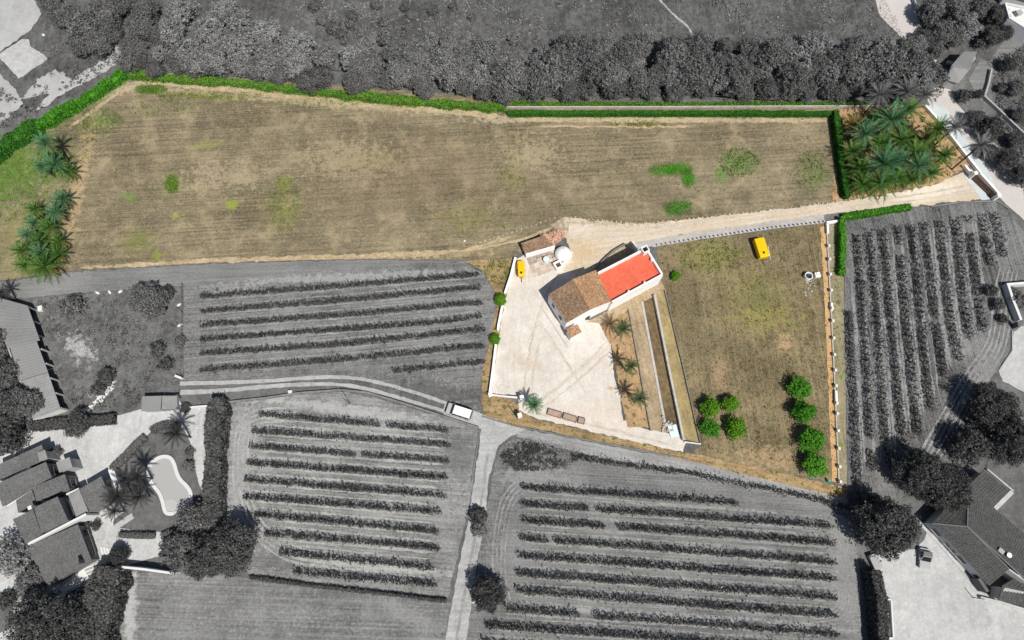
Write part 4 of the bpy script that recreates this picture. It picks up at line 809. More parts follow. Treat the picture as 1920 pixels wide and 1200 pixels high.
wm.build('well_head', M_white, wl); MB().box((c.x, c.y, .3), (.9, .9, .5), R(28)).build('well_shaft', M_wood, wl)
br = thing('barrel', P(1023.5, 489), 'pale blue round water barrel standing on the paved yard', 'barrel'); c = P(1023.5, 489)
MB().lathe((c.x, c.y, 0), [(.48, 0), (.54, .2), (.55, .45), (.52, .85), (.5, .9)], 18).build('drum', M_bluew, br); MB().lathe((c.x, c.y, .9), [(.53, 0), (.53, .04), (.1, .07)], 18).build('lid', M_bluew, br)
# slab yard: stone slabs as single pieces of the yard
py_ = thing('slab_yard', P(1015, 498), 'small yard paved with uneven stone slabs between the outbuilding and well', 'paving')
S0, S1, S2, S3 = P(986, 483), P(1040, 466), P(1052, 502), P(1000, 522); M_slabs = [plain('buff_slab', (.45, .38, .31), .9, .2, 1, 5), plain('brown_slab', (.30, .25, .22), .9, .2, 1, 5), plain('pale_slab', (.58, .49, .40), .9, .2, 1, 5)]
for i in range(6):
    for j in range(5):
        f = lambda u, v: S0.lerp(S1, u).lerp(S3.lerp(S2, u), v)
        qd = [f((i + a) / 6, (j + b_) / 5) for a, b_ in ((.04, .05), (.96, .05), (.96, .95), (.04, .95))]; qd = [jit(p, .10, 1.3, 5) for p in qd]
        MB().prism([p.xy for p in qd], 0.0, .09 + random.uniform(0, .05)).build('slab', M_slabs[1 if j < 2 and random.random() < .75 else random.choice((0, 2, 0))], py_)

# ------------------------------------------------------------------ yellow tanks
def tank(px, py, ang, L, W, H, label, hatch):
    b = P(px, py); t = thing('tank', b, label, 'tank', None, ang)
    m = MB(); m.box((0, 0, .45 + H / 2), (L, W, H)); o = link('tank_body', m.mesh('tank_body', M_yel, bevel=.26, seg=4), t)
    m = MB(); m.lathe((hatch, -.05, .45 + H - .03), [(.24, 0), (.24, .1), (.20, .13)], 14); link('hatch', m.mesh('hatch', M_rust), t)
    for xx in (-L * .25, 0, L * .22): link('band', MB().box((xx, 0, .45 + H / 2), (.07, W + .03, H + .03)).mesh('band', M_yelb, bevel=.03), t)
    m = MB(); m.box((-.02, 0, .33), (L * .98, W * .5, .14)); m.tube([(L / 2, 0, .35), (L / 2 + .9, 0, .3)], .05, 6); link('chassis', m.mesh('chassis', M_rust), t)
    for s in (-1, 1):
        m = MB(); m.tube([(0, s * W * .42, .32), (0, s * (W * .42 + .18), .32)], .32, 14); link('wheel', m.mesh('wheel', M_tyre), t)
    return t
tank(1423, 470, R(-90 + 11), 3.9, 1.95, 1.35, 'large yellow tank with a dark hatch standing alone in the dry orchard field', 1.15)
tank(977, 508, R(-90 + 3), 3.0, 1.35, 1.15, 'smaller yellow tank with a dark hatch parked by the courtyard wall', .95)
m = MB(); p = P(1442, 474); m.tube([(p.x - .1, p.y + 1.3, .12), (p.x + .05, p.y - 1.4, .12)], .07, 6); tag(m.build('pipe', M_gwhite), 'thin pale pipe lying beside the large yellow tank', 'pipe')

# ------------------------------------------------------------------ courtyard walls, gateposts
wall_thing('courtyard_wall', [(966, 488), (958, 520), (947, 553)], .9, .34, M_whitewash, 'white courtyard wall stretch beside the smaller yellow tank', cop=M_white)
wall_thing('courtyard_wall', [(942, 577), (935, 612), (934, 622)], .9, .34, M_whitewash, 'white courtyard wall stretch between the two round shrubs', cop=M_white)
wall_thing('courtyard_wall', [(930, 650), (924, 700), (919, 737)], .9, .34, M_whitewash, 'white courtyard wall stretch below the lower round shrub', cop=M_white)
wall_thing('courtyard_wall', [(921, 741), (945, 744), (970, 746)], .5, .3, M_whitewash, 'low end wall of the courtyard running to the gateposts')
def gatepost(px, py, label, h=1.9):
    b = P(px, py); t = thing('gatepost', b, label, 'gatepost', 'white gateposts'); MB().box((b.x, b.y, h / 2), (.62, .62, h), R(15)).build('shaft', M_white, t); MB().box((b.x, b.y, h + .06), (.76, .76, .12), R(15), .8).build('cap', M_white, t)
gatepost(978, 748, 'white gatepost beside the lone blue green palm'); gatepost(974, 781, 'white gatepost at the track side of the courtyard entrance'); gatepost(919.5, 741, 'short white post at the courtyard wall corner', 1.0)
def pole(name, px, py, h, r, mat, label, cat): 
    b = P(px, py); m = MB(); m.tube([(b.x, b.y, -.1), (b.x, b.y, h)], [r, r * .7], 8); o = link(name, m.mesh(name, mat, b)); o.location = b; return tag(o, label, cat)
pole('pole', 969, 783, 4.5, .10, M_rust, 'thin dark pole in the verge beside the white gateposts', 'pole')
pole('pole', 657, 757, 6.0, .07, M_rust, 'thin dark pole standing in the pale vineyard near the low stone wall', 'pole')

# timber troughs
for (a, b, c, d, lab) in [((1027, 772), (1053, 780), 0, 0, 'longest timber trough in the line on the gravel'), ((1056, 780), (1081, 788), 0, 0, 'middle timber trough in the line on the gravel'), ((1084, 788), (1096, 791), 0, 0, 'shortest timber trough at the end of the line on the gravel')]:
    A, B = P(*a), P(*b); cc = (A + B) / 2; L = (B - A).length; an = math.atan2(B.y - A.y, B.x - A.x); t = thing('trough', cc, lab, 'trough', 'timber troughs on the gravel', an); W = 1.0
    for x, y, sx, sy in ((0, W / 2, L, .07), (0, -W / 2, L, .07), (L / 2 - .035, 0, .07, W - .08), (-L / 2 + .035, 0, .07, W - .08)):
        link('board', MB().box((x, y, .3), (sx, sy, .6)).mesh('board', M_trough), t)
    link('soil', MB().box((0, 0, .22), (L - .16, W - .1, .42)).mesh('soil', M_soil), t)

# ------------------------------------------------------------------ garden walls beside the house
wall_thing('garden_wall', [(1178, 582), (1198, 690), (1219, 808)], .45, .16, M_stone, 'thin low wall edging the ochre palm bed')
wall_thing('garden_wall', [(1204, 568), (1226, 685), (1246, 792)], .22, .42, M_oldconc, 'broken pale concrete low wall down the middle of the garden strips')
wall_thing('garden_wall', [(1226, 557), (1252, 690), (1280, 826)], .95, .36, M_oldconc, 'long pale concrete wall with a dark shaded side in the garden strips')
wall_thing('garden_wall', [(1246, 546), (1280, 690), (1312, 831)], .5, .14, M_stone, 'thin wall between the garden strips and the orchard field')
wall_thing('garden_wall', [(1282, 829), (1313, 833)], .5, .18, M_whitewash, 'short pale wall closing the foot of the garden strips')
c = P(1250, 801); t = thing('stone_heap', c, 'heap of white rubble blocks at the foot of the broken garden wall', 'rubble')
tag((lambda m: m.build('rubble', M_oldconc, t))((lambda m: ([m.box((c.x + random.gauss(0, .55), c.y + random.gauss(0, .7), random.uniform(.05, .4)), (random.uniform(.2, .5), random.uniform(.2, .4), random.uniform(.15, .3)), random.uniform(0, 3)) for _ in range(26)], m)[1])(MB())), kind='stuff')
c = P(1262, 808); m = MB(); m.box((c.x, c.y, .15), (1.5, 2.0, .3), R(12)); tag(m.build('concrete_slab', M_bluew), 'pale bluish slab lying at the foot of the garden strips', 'slab')

# edging stones along the drive, one by one
gs = MB().box((0, 0, .11), (.34, .26, .22), 0, .7).mesh('edging_stone', M_edge)
def stones(px, label, group, step, sc=1.0):
    for p in resample([P(*q) for q in px], step, False):
        o = link('edging_stone', gs); o.location = jit(p, .10, 2.0, 3); s = random.uniform(.75, 1.35) * sc; o.scale = (s, s * random.uniform(.8, 1.2), s); o.rotation_euler = (0, 0, random.uniform(0, 6.28)); tag(o, label, 'stone', group)
stones([(892, 458), (960, 436), (1005, 421), (1040, 409), (1070, 408), (1120, 413), (1200, 420), (1300, 410), (1400, 399), (1500, 387), (1600, 375)], 'small pale edging stone in the line between the dry field and drive', 'edging stones along the drive', .85)
# balustrade on the drive's lower side
bs = thing('post_fence', P(1400, 432), 'low kerb fence with many small pale posts below the drive', 'fence')
bl = [(1224, 462), (1300, 450), (1440, 429), (1544, 417)]; wallrun(MB(), bl, .16, .28).build('base', M_oldconc, bs)
pmsh = MB().box((0, 0, .30), (.24, .24, .60)).mesh('post', M_oldconc)
for p in resample([P(*q) for q in bl], .8, False)[1:]:
    o = link('post', pmsh, bs); o.location = p - bs.location + Vector((0, 0, 0))
# boundary wall with posts
bw = thing('boundary_wall', P(1556, 650), 'long low boundary wall with evenly spaced white posts beside the orchard field', 'wall')
bl = [(1549, 424), (1556, 560), (1563, 700), (1572, 905)]; wallrun(MB(), bl, .3, .22).build('base', M_conc, bw)
bx = lambda y: np.interp(y, [424, 560, 700, 905], [1549, 1556, 1563, 1572])
pm2 = MB().box((0, 0, .5), (.38, .45, 1.0)).mesh('post', M_whitewash)
for y in (464, 489, 517, 547, 580, 604, 636, 667, 696, 725, 757, 777, 809, 842, 876, 904):
    o = link('post', pm2, bw); o.location = P(bx(y), y) - bw.location
for y0, y1 in ((424, 440), (570, 584), (734, 760)):
    wallrun(MB(), [(bx(y0), y0), (bx(y1), y1)], .75, .36).build('panel', M_white, bw)
wall_thing('boundary_wall', [(1547, 420), (1570, 417)], .8, .4, M_white, 'short white wall stub at the corner of the drive and boundary')
pole('marker_post', 1551, 902, .9, .28, M_teal, 'short teal green post at the foot of the orchard trees', 'post')
# drum and debris in the field
c = P(1513, 520); t = thing('water_tank', c, 'round open white tank with a dark inside in the orchard field', 'tank'); MB().lathe((c.x, c.y, 0), [(.72, 0), (.72, .95), (.62, .95), (.62, .5), (.1, .48)], 22).build('shell', M_white, t); MB().lathe((c.x, c.y, .485), [(.6, 0), (.6, .02), (.1, .03)], 20).build('water', M_blueg, t)
c = P(1531, 517); t = thing('well_cover', c, 'small white block with a ring lid beside the round white tank', 'well'); MB().box((c.x, c.y, .3), (.95, .95, .6), R(8)).build('block', M_white, t); MB().lathe((c.x, c.y, .6), [(.32, 0), (.32, .12), (.2, .12), (.18, .05), (.02, .04)], 16).build('lid', M_whitewash, t)
dm = MB()
for (x, y) in np.concatenate([scatter([(1510, 528), (1520, 526), (1530, 536), (1520, 536)], 60), scatter([(1505, 540), (1525, 536), (1520, 560), (1508, 560)], 14)]): dm.box((x, y, .06), (random.uniform(.1, .45), random.uniform(.08, .3), .1), random.uniform(0, 3))
tag(dm.build('debris', M_oldconc), 'pale broken rubble scattered below the round white tank', 'rubble', None, 'stuff')

# ------------------------------------------------------------------ entrance gate and roadside wall
wall_thing('roadside_wall', [(1733, 203), (1770, 245), (1800, 284), (1835, 328)], .75, .3, M_white, 'long white roadside wall bounding the palm grove', cop=M_white)
gt = thing('gate', P(1842, 356), 'dark brown sliding entrance gate between white walls', 'gate'); A, B = P(1818, 334), P(1858, 372)
d = (B - A); an = math.atan2(d.y, d.x); n = 14; pl = MB().box((0, 0, .8), (d.length / n - .02, .08, 1.6)).mesh('plank', M_wood)
for i in range(n):
    o = link('plank', pl, gt); o.location = A.lerp(B, (i + .5) / n) - gt.location; o.rotation_euler = (0, 0, an)
c = (A + B) / 2; MB().box((c.x, c.y, 1.63), (d.length, .12, .06), an).build('top_rail', M_wood, gt)
wall_thing('gate_wall', [(1835, 330), (1852, 349), (1868, 367)], .8, .3, M_white, 'white wall behind the brown sliding gate on the road side', cop=M_white)
wall_thing('gate_wall', [(1804, 314), (1818, 331)], .9, .3, M_white, 'short white wall between the palms and the brown gate', cop=M_white)
sheet('threshold', [(1806, 328), (1816, 326), (1858, 374), (1840, 376)], M_apron, 8, .05)
gatepost(1861, 374, 'white gatepost at the vineyard end of the brown gate'); gatepost(1818, 333, 'white gatepost at the palm end of the brown gate')
wall_thing('garden_wall', [(945, 203), (1200, 203), (1400, 202), (1660, 201)], .6, .18, M_oldconc, 'long pale thin wall behind the straight clipped hedge')
wall_thing('garden_wall', [(1855, 134), (1850, 160), (1842, 184), (1866, 206), (1895, 234), (1925, 262)], .8, .35, M_gmid, 'pale rubble garden wall bending along the far side of the road')
wall_thing('garden_wall', [(1703, -20), (1716, 20), (1730, 18), (1745, 55)], .9, .3, M_gmid, 'pale stone wall stepping beside the top of the road')
wall_thing('stone_wall', [(1745, 388), (1800, 380), (1868, 378), (1890, 392)], .3, .25, M_stone, 'low dry stone edging between the drive and rutted vineyard')

# low stone walls of the lanes
wall_thing('stone_wall', [(428, 755), (500, 747), (560, 738), (640, 732), (690, 737), (760, 758), (898, 803)], .55, .35, M_stone, 'long low stone wall on the lower side of the rutted track')
wall_thing('stone_wall', [(899, 806), (893, 850), (884, 905)], .25, .16, M_stone, 'thin grey kerb wall beside the dirt track junction')
wall_thing('low_wall', [(228, 1061), (280, 1066), (338, 1074)], 2.0, .35, M_gwhite, 'low pale wall with a dark shadow below the round umbrella tree')
wall_thing('white_block', [(542, 736), (549, 735)], .6, .5, M_gwhite, 'small white box beside the rutted track', 'box')
wall_thing('gate_pillar', [(332, 706), (344, 711)], .9, .4, M_gwhite, 'white pillar wall at the scrub lot end of the rutted track', 'pillar')
wall_thing('gate_pillar', [(333, 742), (341, 760)], .9, .5, M_gwhite, 'white pillar wall beside the small double shed', 'pillar')
fp = thing('wire_fence', P(342, 640), 'wire fence with grey posts between scrub lot and the courtyard vineyard', 'fence')
fpts = resample([P(344, 536), P(343, 640), P(341, 704)], 2.2, False); pf = MB().box((0, 0, .6), (.09, .09, 1.2)).mesh('post', M_stone)
for p in fpts: o = link('post', pf, fp); o.location = p - fp.location
for z in (.5, 1.1):
    m = MB(); m.tube([p + Vector((0, 0, z)) for p in fpts], .012, 4); m.build('wire', M_rust, fp)
wall_thing('stone_wall', [(905, 781), (960, 798), (1100, 825), (1290, 861)], .25, .2, M_stone, 'low broken stone edging under the orange verge along the lane')

# ------------------------------------------------------------------ vehicles
def vehicle(name, a, b, W, H, body, roofm, label, van, cat):
    """nose at survey spot a, tail at b"""
    A, B = P(*a), P(*b); L = (B - A).length; cc = (A + B) / 2; t = thing(name, cc, label, cat, None, math.atan2(A.y - B.y, A.x - B.x)); x0, x1 = -L / 2, L / 2
    hb = H * .52
    link('body', MB().box((0, 0, .28 + (hb - .28) / 2), (L, W, hb - .28)).mesh('body', body, bevel=.12, seg=3), t)
    cb, cf, tf = (x0 + .06, x1 - .75, .55) if van else (x0 + .35, x1 - 1.15, .75)      # cabin back, cabin front, windscreen rake
    m = MB(); yb, yt = W * .47, W * .40; zb, zt = hb - .02, H - .05
    m.add([(cb, -yb, zb), (cf, -yb, zb), (cf, yb, zb), (cb, yb, zb), (cb + .18, -yt, zt), (cf - tf, -yt, zt), (cf - tf, yt, zt), (cb + .18, yt, zt)], [(3, 2, 1, 0), (4, 5, 6, 7), (0, 1, 5, 4), (1, 2, 6, 5), (2, 3, 7, 6), (3, 0, 4, 7)])
    link('cabin', m.mesh('cabin', body, bevel=.05), t)
    rf = MB().box(((cb + .18 + cf - tf) / 2, 0, H - .02), (cf - tf - cb - .24, yt * 1.94, .07)); link('roof', rf.mesh('roof', roofm, bevel=.03), t)
    def slab(name, pts, off, mat):
        p = [Vector(q) for q in pts]; nn = (p[1] - p[0]).cross(p[3] - p[0]).normalized(); m = MB(); m.add([q + nn * off for q in p] + [q - nn * .02 for q in p], [(0, 1, 2, 3), (7, 6, 5, 4), (0, 4, 5, 1), (1, 5, 6, 2), (2, 6, 7, 3), (3, 7, 4, 0)]); link(name, m.mesh(name, mat), t)
    def face(x_b, x_t, k, sgn): 
        return [(x_b, -yb * k * sgn, zb + .06), (x_b, yb * k * sgn, zb + .06), (x_t, yt * k * sgn, zt - .03), (x_t, -yt * k * sgn, zt - .03)]
    slab('windscreen', face(cf - .03, cf - tf, .9, 1), .02, M_glass); slab('rear_window', face(cb + .03, cb + .17, .85, -1), .02, M_glass)
    for s in (-1, 1):
        n = 3 if van else 2; la, lb = cb + .3, cf - tf * .7
        for i in range(n):
            u0, u1 = la + (lb - la) * (i + .04) / n, la + (lb - la) * (i + .96) / n; zz0, zz1 = zb + .1, zt - .12; yy0, yy1 = yb - (yb - yt) * .12, yb - (yb - yt) * .85
            q = [(u0, s * yy0, zz0), (u1, s * yy0, zz0), (u1 - .05, s * yy1, zz1), (u0 + .03, s * yy1, zz1)]
            slab('window', q if s < 0 else q[::-1], .02, M_glass)
        for xx in (x0 + .8, x1 - .85):
            m = MB(); m.tube([(xx, s * (W / 2 - .2), .32), (xx, s * (W / 2 + .02), .32)], .32, 16); w_ = link('wheel', m.mesh('wheel', M_tyre), t)
            m = MB(); m.tube([(xx, s * (W / 2 + .0), .32), (xx, s * (W / 2 + .03), .32)], .19, 12); link('rim', m.mesh('rim', M_carlight), w_)
        m = MB(); m.box((x1 - .06, s * W * .36, hb - .26), (.14, .36, .16)); link('headlight', m.mesh('headlight', M_lamp), t)
        m = MB(); m.box((cf - tf * .45, s * (W / 2 + .09), hb + .1), (.12, .18, .14)); link('mirror', m.mesh('mirror', body), t)
    return t
vehicle('van', (839, 766), (886, 781), 1.95, 1.95, M_carlight, M_carwhite, 'grey van with a bright white roof parked on the rutted track', True, 'van')
vehicle('car', (1730, 1066), (1731, 1028), 1.85, 1.5, M_carlight, M_cargrey, 'grey car parked under the huge tree in the tiled house yard', False, 'car')

# ------------------------------------------------------------------ long shed
sh = thing('long_shed', P(85, 690), 'long open fronted shed with patched grey sheet roofing beside the scrub lot', 'shed')
ZS = 2.5
def Z(x, y, z=ZS): return P(x, y, z)
secs = [((-24, 552), (52, 573), (75, 638), (14, 654), M_sheetroof), ((19, 652), (69, 640), (90, 697), (38, 713), M_sheetroof2), ((38, 714), (90, 698), (114, 767), (62, 786), M_sheetroof3)]
for (a, b, c, d, mt) in secs:
    roof_sheet('roof_panel', Z(*c, 2.35), Z(*b, 2.35), Z(*a, 2.75), Z(*d, 2.75), mt, sh, .5, .03, 2.2, .08)
fl = [P(*p, 2.3).xy for p in ((51, 575), (74, 638), (113, 765))]; bk = [P(*p, 2.3).xy for p in ((62, 783), (16, 654), (-20, 555))]
bm_ = MB(); pwall(bk[0], bk[2], .25, 0, 2.28, bm_); bm_.build('back_wall', M_gmid, sh); e1 = MB(); pwall(fl[2], bk[0], .25, 0, 2.24, e1); e1.build('end_wall', M_gwhite, sh); e1 = MB(); pwall(fl[0], bk[2], .25, 0, 2.24, e1); e1.build('end_wall', M_gmid, sh)
fpo = [Vector((*fl[0], 0)).lerp(Vector((*fl[2], 0)), k / 7) for k in range(8)]
for p in fpo: MB().box((p.x, p.y, 1.1), (.28, .28, 2.2), R(-17)).build('post', M_gmid, sh)
wall_thing('low_wall', [(64, 792), (95, 779), (128, 768)], .8, .5, M_gwhite, 'pale low wall at the lower end of the long shed')
wall_thing('white_block', [(75, 581), (83, 579)], .7, 1.0, M_gwhite, 'white box beside the upper corner of the long shed', 'box')
# small double shed
ss = thing('small_shed', P(300, 765), 'small double shed with two flat grey roof panels beside the villa yard', 'shed')
for px_, z, mt in (([(266, 743), (303, 742), (301, 769), (265, 771)], 2.1, M_sheetroof2), ([(304, 742), (332, 742), (333, 766), (303, 768)], 2.0, M_sheetroof3)):
    poly = [P(x, y, z).xy for x, y in px_]; MB().prism(shrink(poly, .12), 0, z - .12).build('wall', M_gmid, ss); MB().prism(poly, z - .1, z).build('roof_panel', mt, ss)
a, b = P(302, 770, 0), P(331, 768, 0); MB().box((*mid(a, b).xy, .9), (.9, .2, 1.7), 0).build('door', M_gdark, ss)
wall_thing('villa_wall', [(338, 765), (365, 764), (391, 762)], .6, .3, M_gwhite, 'low pale wall closing the top of the pool terrace')
wall_thing('villa_wall', [(30, 855), (44, 838), (58, 812)], .8, .2, M_gwhite, 'pale slanting wall at the villa drive entrance')

# ------------------------------------------------------------------ villa
vl = thing('villa', P(100, 960), 'rambling villa with stepped grey tiled roofs and white gable walls', 'house')
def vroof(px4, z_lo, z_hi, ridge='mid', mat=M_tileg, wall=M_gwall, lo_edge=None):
    """px4: corners in order a,b,c,d at roof level. ridge 'mid' = gable with ridge half way between ab and dc; 'ab' = single pitch high along ab"""
    if ridge == 'mid':
        a, b, c, d = [P(*p, z_lo) for p in px4]; r0 = up(mid(a, d), z_hi); r1 = up(mid(b, c), z_hi)
        roof_sheet('roof', a, b, r1, r0, mat, vl, .5, .045, .9); roof_sheet('roof', c, d, r0, r1, mat, vl, .5, .045, .9)
        cc = (a + b + c + d) / 4; I = [cc + (p - cc) * .95 for p in (a, b, c, d)]; R0, R1 = mid(I[0], I[3]), mid(I[1], I[2])
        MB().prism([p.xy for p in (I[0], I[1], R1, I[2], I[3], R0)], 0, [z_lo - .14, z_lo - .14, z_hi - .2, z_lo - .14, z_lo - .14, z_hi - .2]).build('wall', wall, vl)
    else:
        a, b = [P(*p, z_hi) for p in px4[:2]]; c, d = [P(*p, z_lo) for p in px4[2:]]
        roof_sheet('roof', d, c, b, a, mat, vl, .5, .045, .9); cc = (a + b + c + d) / 4; I = [cc + (p - cc) * .95 for p in (a, b, c, d)]
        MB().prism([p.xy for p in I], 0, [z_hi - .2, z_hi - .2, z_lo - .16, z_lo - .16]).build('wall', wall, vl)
    return [p.xy for p in I]
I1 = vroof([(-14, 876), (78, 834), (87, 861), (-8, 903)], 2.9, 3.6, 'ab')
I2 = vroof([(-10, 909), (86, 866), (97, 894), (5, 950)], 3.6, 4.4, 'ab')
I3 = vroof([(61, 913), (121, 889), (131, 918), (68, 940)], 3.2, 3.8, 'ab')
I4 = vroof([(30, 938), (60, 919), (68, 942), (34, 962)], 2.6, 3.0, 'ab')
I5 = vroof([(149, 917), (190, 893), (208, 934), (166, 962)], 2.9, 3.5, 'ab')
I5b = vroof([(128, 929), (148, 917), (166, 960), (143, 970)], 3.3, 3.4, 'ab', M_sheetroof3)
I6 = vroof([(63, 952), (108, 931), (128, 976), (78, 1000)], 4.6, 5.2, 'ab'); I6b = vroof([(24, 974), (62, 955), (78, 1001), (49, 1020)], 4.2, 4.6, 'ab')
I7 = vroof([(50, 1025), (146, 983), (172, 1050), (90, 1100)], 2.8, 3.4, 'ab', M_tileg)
# tall entrance tower and small flat roofs
for px_, z, mt in (([(105, 867), (130, 857), (136, 876), (111, 886)], 3.3, M_sheetroof3), ([(70, 849), (84, 843), (89, 859), (74, 865)], 3.9, M_sheetroof3)):
    poly = [P(x, y, z).xy for x, y in px_]; MB().prism(shrink(poly, .1), 0, z - .14).build('tower_wall', M_gmid, vl); MB().prism(poly, z - .12, z).build('tower_roof', mt, vl)
# white gable strip between the two lower roofs
for (x0_, y0_, x1_, y1_, h_) in ((13, 949, 58, 919, 3.0), (0, 906, 56, 877, 3.2), (124, 927, 148, 916, 3.2)):
    m = MB(); pwall(P(x0_, y0_, h_).xy, P(x1_, y1_, h_).xy, .25, 0, h_, m); m.build('gable_wall', M_gwhite, vl)
a, b = P(52, 1020, 4.0), P(164, 964, 3.6); m = MB(); pwall(a.xy, b.xy, .35, 0, 4.0, m); m.build('gable_wall', M_gwhite, vl)
for I, us in ((I1, (.5,)), (I2, (.5,)), (I3, (.5,)), (I5, (.35, .7)), (I5b, ()), (I6, (.4, .75)), (I7, (.25, .5, .78))):
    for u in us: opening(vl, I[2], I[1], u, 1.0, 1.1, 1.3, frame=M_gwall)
m = MB(); a, b = P(184, 1053), P(110, 1098)
m.prism([P(x, y).xy for x, y in ((112, 1104), (120, 1112), (190, 1072), (188, 1052), (176, 1050))], .0, .22); m.build('terrace', M_gwhite, vl)
for k in range(3):
    q0, q1 = P(158 + 3 * k, 1064 + 6 * k), P(184 + 2 * k, 1054 + 6 * k); m = MB(); pwall(q0.xy, q1.xy, .3, .22, .34, m); m.build('step', M_gmid, vl)
for k in range(4):
    q = P(206 + 6 * k - 10, 1018 + 1 * k); MB().box((q.x, q.y - 1.5, .1 + .03 * k), (.3, 2.0, .14), R(25)).build('terrace_rail', M_gwhite, vl)
sheet('paving', [(208, 990), (238, 968), (248, 962), (252, 972), (224, 990), (222, 1002), (214, 1006)], M_pad, 8, .06)
sheet('paving', [(181, 1012), (200, 1010), (206, 1022), (206, 1040), (192, 1044)], M_pad, 8, .08)
wall_thing('villa_wall', [(213, 884), (219, 900), (226, 918)], .7, .9, M_gwhite, 'short thick white wall between villa roof and pool lawn')
# window sills etc are part of the openings; chimneys
for x, y in ((60, 952), (148, 1054)):
    q = P(x, y, 3.9); MB().box((q.x, q.y, 3.7), (.6, .6, 1.6), R(25)).build('chimney', M_gdark if x > 100 else M_gwhite, vl)

# ------------------------------------------------------------------ swimming pool
OUT = [(312, 852), (297, 855), (282, 866), (273.5, 884), (277, 900), (287, 914), (297, 926), (303, 942), (306, 958), (311, 966), (322, 967.5), (340, 962), (356, 956), (362, 944), (363, 930), (360, 917), (352, 907), (341, 897), (335, 884), (331, 868), (324, 856)]
ow = smooth([P(*p) for p in OUT], 2, True); cpt = sum(ow, Vector()) / len(ow)
def inset(pts, d):
    out = []; n = len(pts)
    for i, p in enumerate(pts):
        t = (pts[(i + 1) % n] - pts[i - 1]).normalized(); q = Vector((-t.y, t.x, 0)); out.append(p + q * d * PSGN)
    return out
PSGN = 1 if sum(ow[i].x * ow[(i + 1) % len(ow)].y - ow[(i + 1) % len(ow)].x * ow[i].y for i in range(len(ow))) > 0 else -1
iw_ = inset(ow, .6); pl_ = thing('swimming_pool', (cpt.x, cpt.y, 0), 'kidney shaped swimming pool with pale stone coping in the villa lawn', 'pool')
n = len(ow); m = MB(); vs_ = [(p.x, p.y, z) for z in (.0, .26) for p in ow] + [(p.x, p.y, .26) for p in iw_] + [(p.x, p.y, .02) for p in iw_]
m.add(vs_, [f for i in range(n) for j in [(i + 1) % n] for f in ((i, j, n + j, n + i), (n + i, n + j, 2 * n + j, 2 * n + i), (2 * n + i, 2 * n + j, 3 * n + j, 3 * n + i))]); m.build('coping', M_cope, pl_)
m = MB(); m.add([(p.x, p.y, .10) for p in iw_], [tuple(range(n)) if PSGN > 0 else tuple(range(n))[::-1]]); m.build('water', M_water, pl_)
sc_ = P(318, 956)
for k, r_ in enumerate((1.7, 1.25, .8)):
    m = MB(); arc = [(sc_.x + r_ * math.cos(a), sc_.y + r_ * math.sin(a)) for a in np.linspace(R(-20), R(150), 14)] + [(sc_.x - .5, sc_.y - .5)]
    m.prism(arc, .105 + .012 * k, .118 + .02 * k); m.build('step', M_wstep, pl_)

# ------------------------------------------------------------------ tiled house
th = thing('tiled_house', P(1850, 1000), 'large house with dark tiled hipped roofs and a row of small windows', 'house')
a, b, c, d = P(1748, 981, 2.9), P(1855, 1098, 2.9), P(1892, 1067, 4.6), P(1813, 987, 4.6)
roof_sheet('roof', a, b, c, d, M_tiledk, th, .45, .05, .9)
e, f, h = P(1815, 911, 2.9), P(1930, 1094, 4.75), P(1975, 1048, 2.9)
roof_sheet('roof', h, e, d, f, M_tiledk, th, .45, .05, .9)
hm = mid(a, e); roof_sheet('roof', e, a, d, d + (hm - d).normalized() * .3, M_tiledk, th, .45, .05, .9)
for p, q in ((d, f), (d, c), (d, a), (d, e)): m = MB(); m.tube([p + Vector((0, 0, .05)), q + Vector((0, 0, .05))], .12, 8); m.build('ridge_tiles', M_ridge, th)
W = shrink([a.xy, b.xy, c.xy, f.xy, h.xy, e.xy], .10); MB().prism(W, 0, 2.74).build('wall', M_ghouse, th)
cw = MB(); cw.prism([W[1], W[2], W[2] + Vector((.25, .2)), W[1] + Vector((.25, .2))], 2.0, [2.76, 4.3, 4.3, 2.76]); cw.build('gable_wall', M_ghouse, th)
cw = MB(); pwall(c.xy, f.xy, .2, 2.6, 4.62, cw); cw.build('clerestory_wall', M_ghouse, th)
for u, wd, ht in ((.15, 1.3, .9), (.36, .7, .6), (.46, .7, .6), (.60, 1.4, .9), (.9, 1.4, .9)): opening(th, W[0], W[1], u, 1.1, wd, ht, frame=M_gmid)
for k in range(5): 
    q = Vector((*W[0], 0)).lerp(Vector((*W[1], 0)), k / 4)
# second wing behind
a2, b2, c2, d2 = P(1844, 882, 2.6), P(1893, 920, 2.6), P(1860, 951, 2.75), P(1815, 910, 2.75)
roof_sheet('roof', a2, b2, c2, d2, M_tiledk, th, .45, .05, .9); MB().prism(shrink([p.xy for p in (a2, b2, c2, d2)], .2), 0, 2.45).build('wall', M_gmid, th)
m = MB(); pwall(P(1896, 922).xy, P(1864, 954).xy, .7, 0, .3, m); m.build('terrace_wall', M_gpale, th); m = MB(); pwall(P(1848, 880).xy, P(1897, 921).xy, .25, 0, .5, m); m.build('terrace_wall', M_gpale, th)
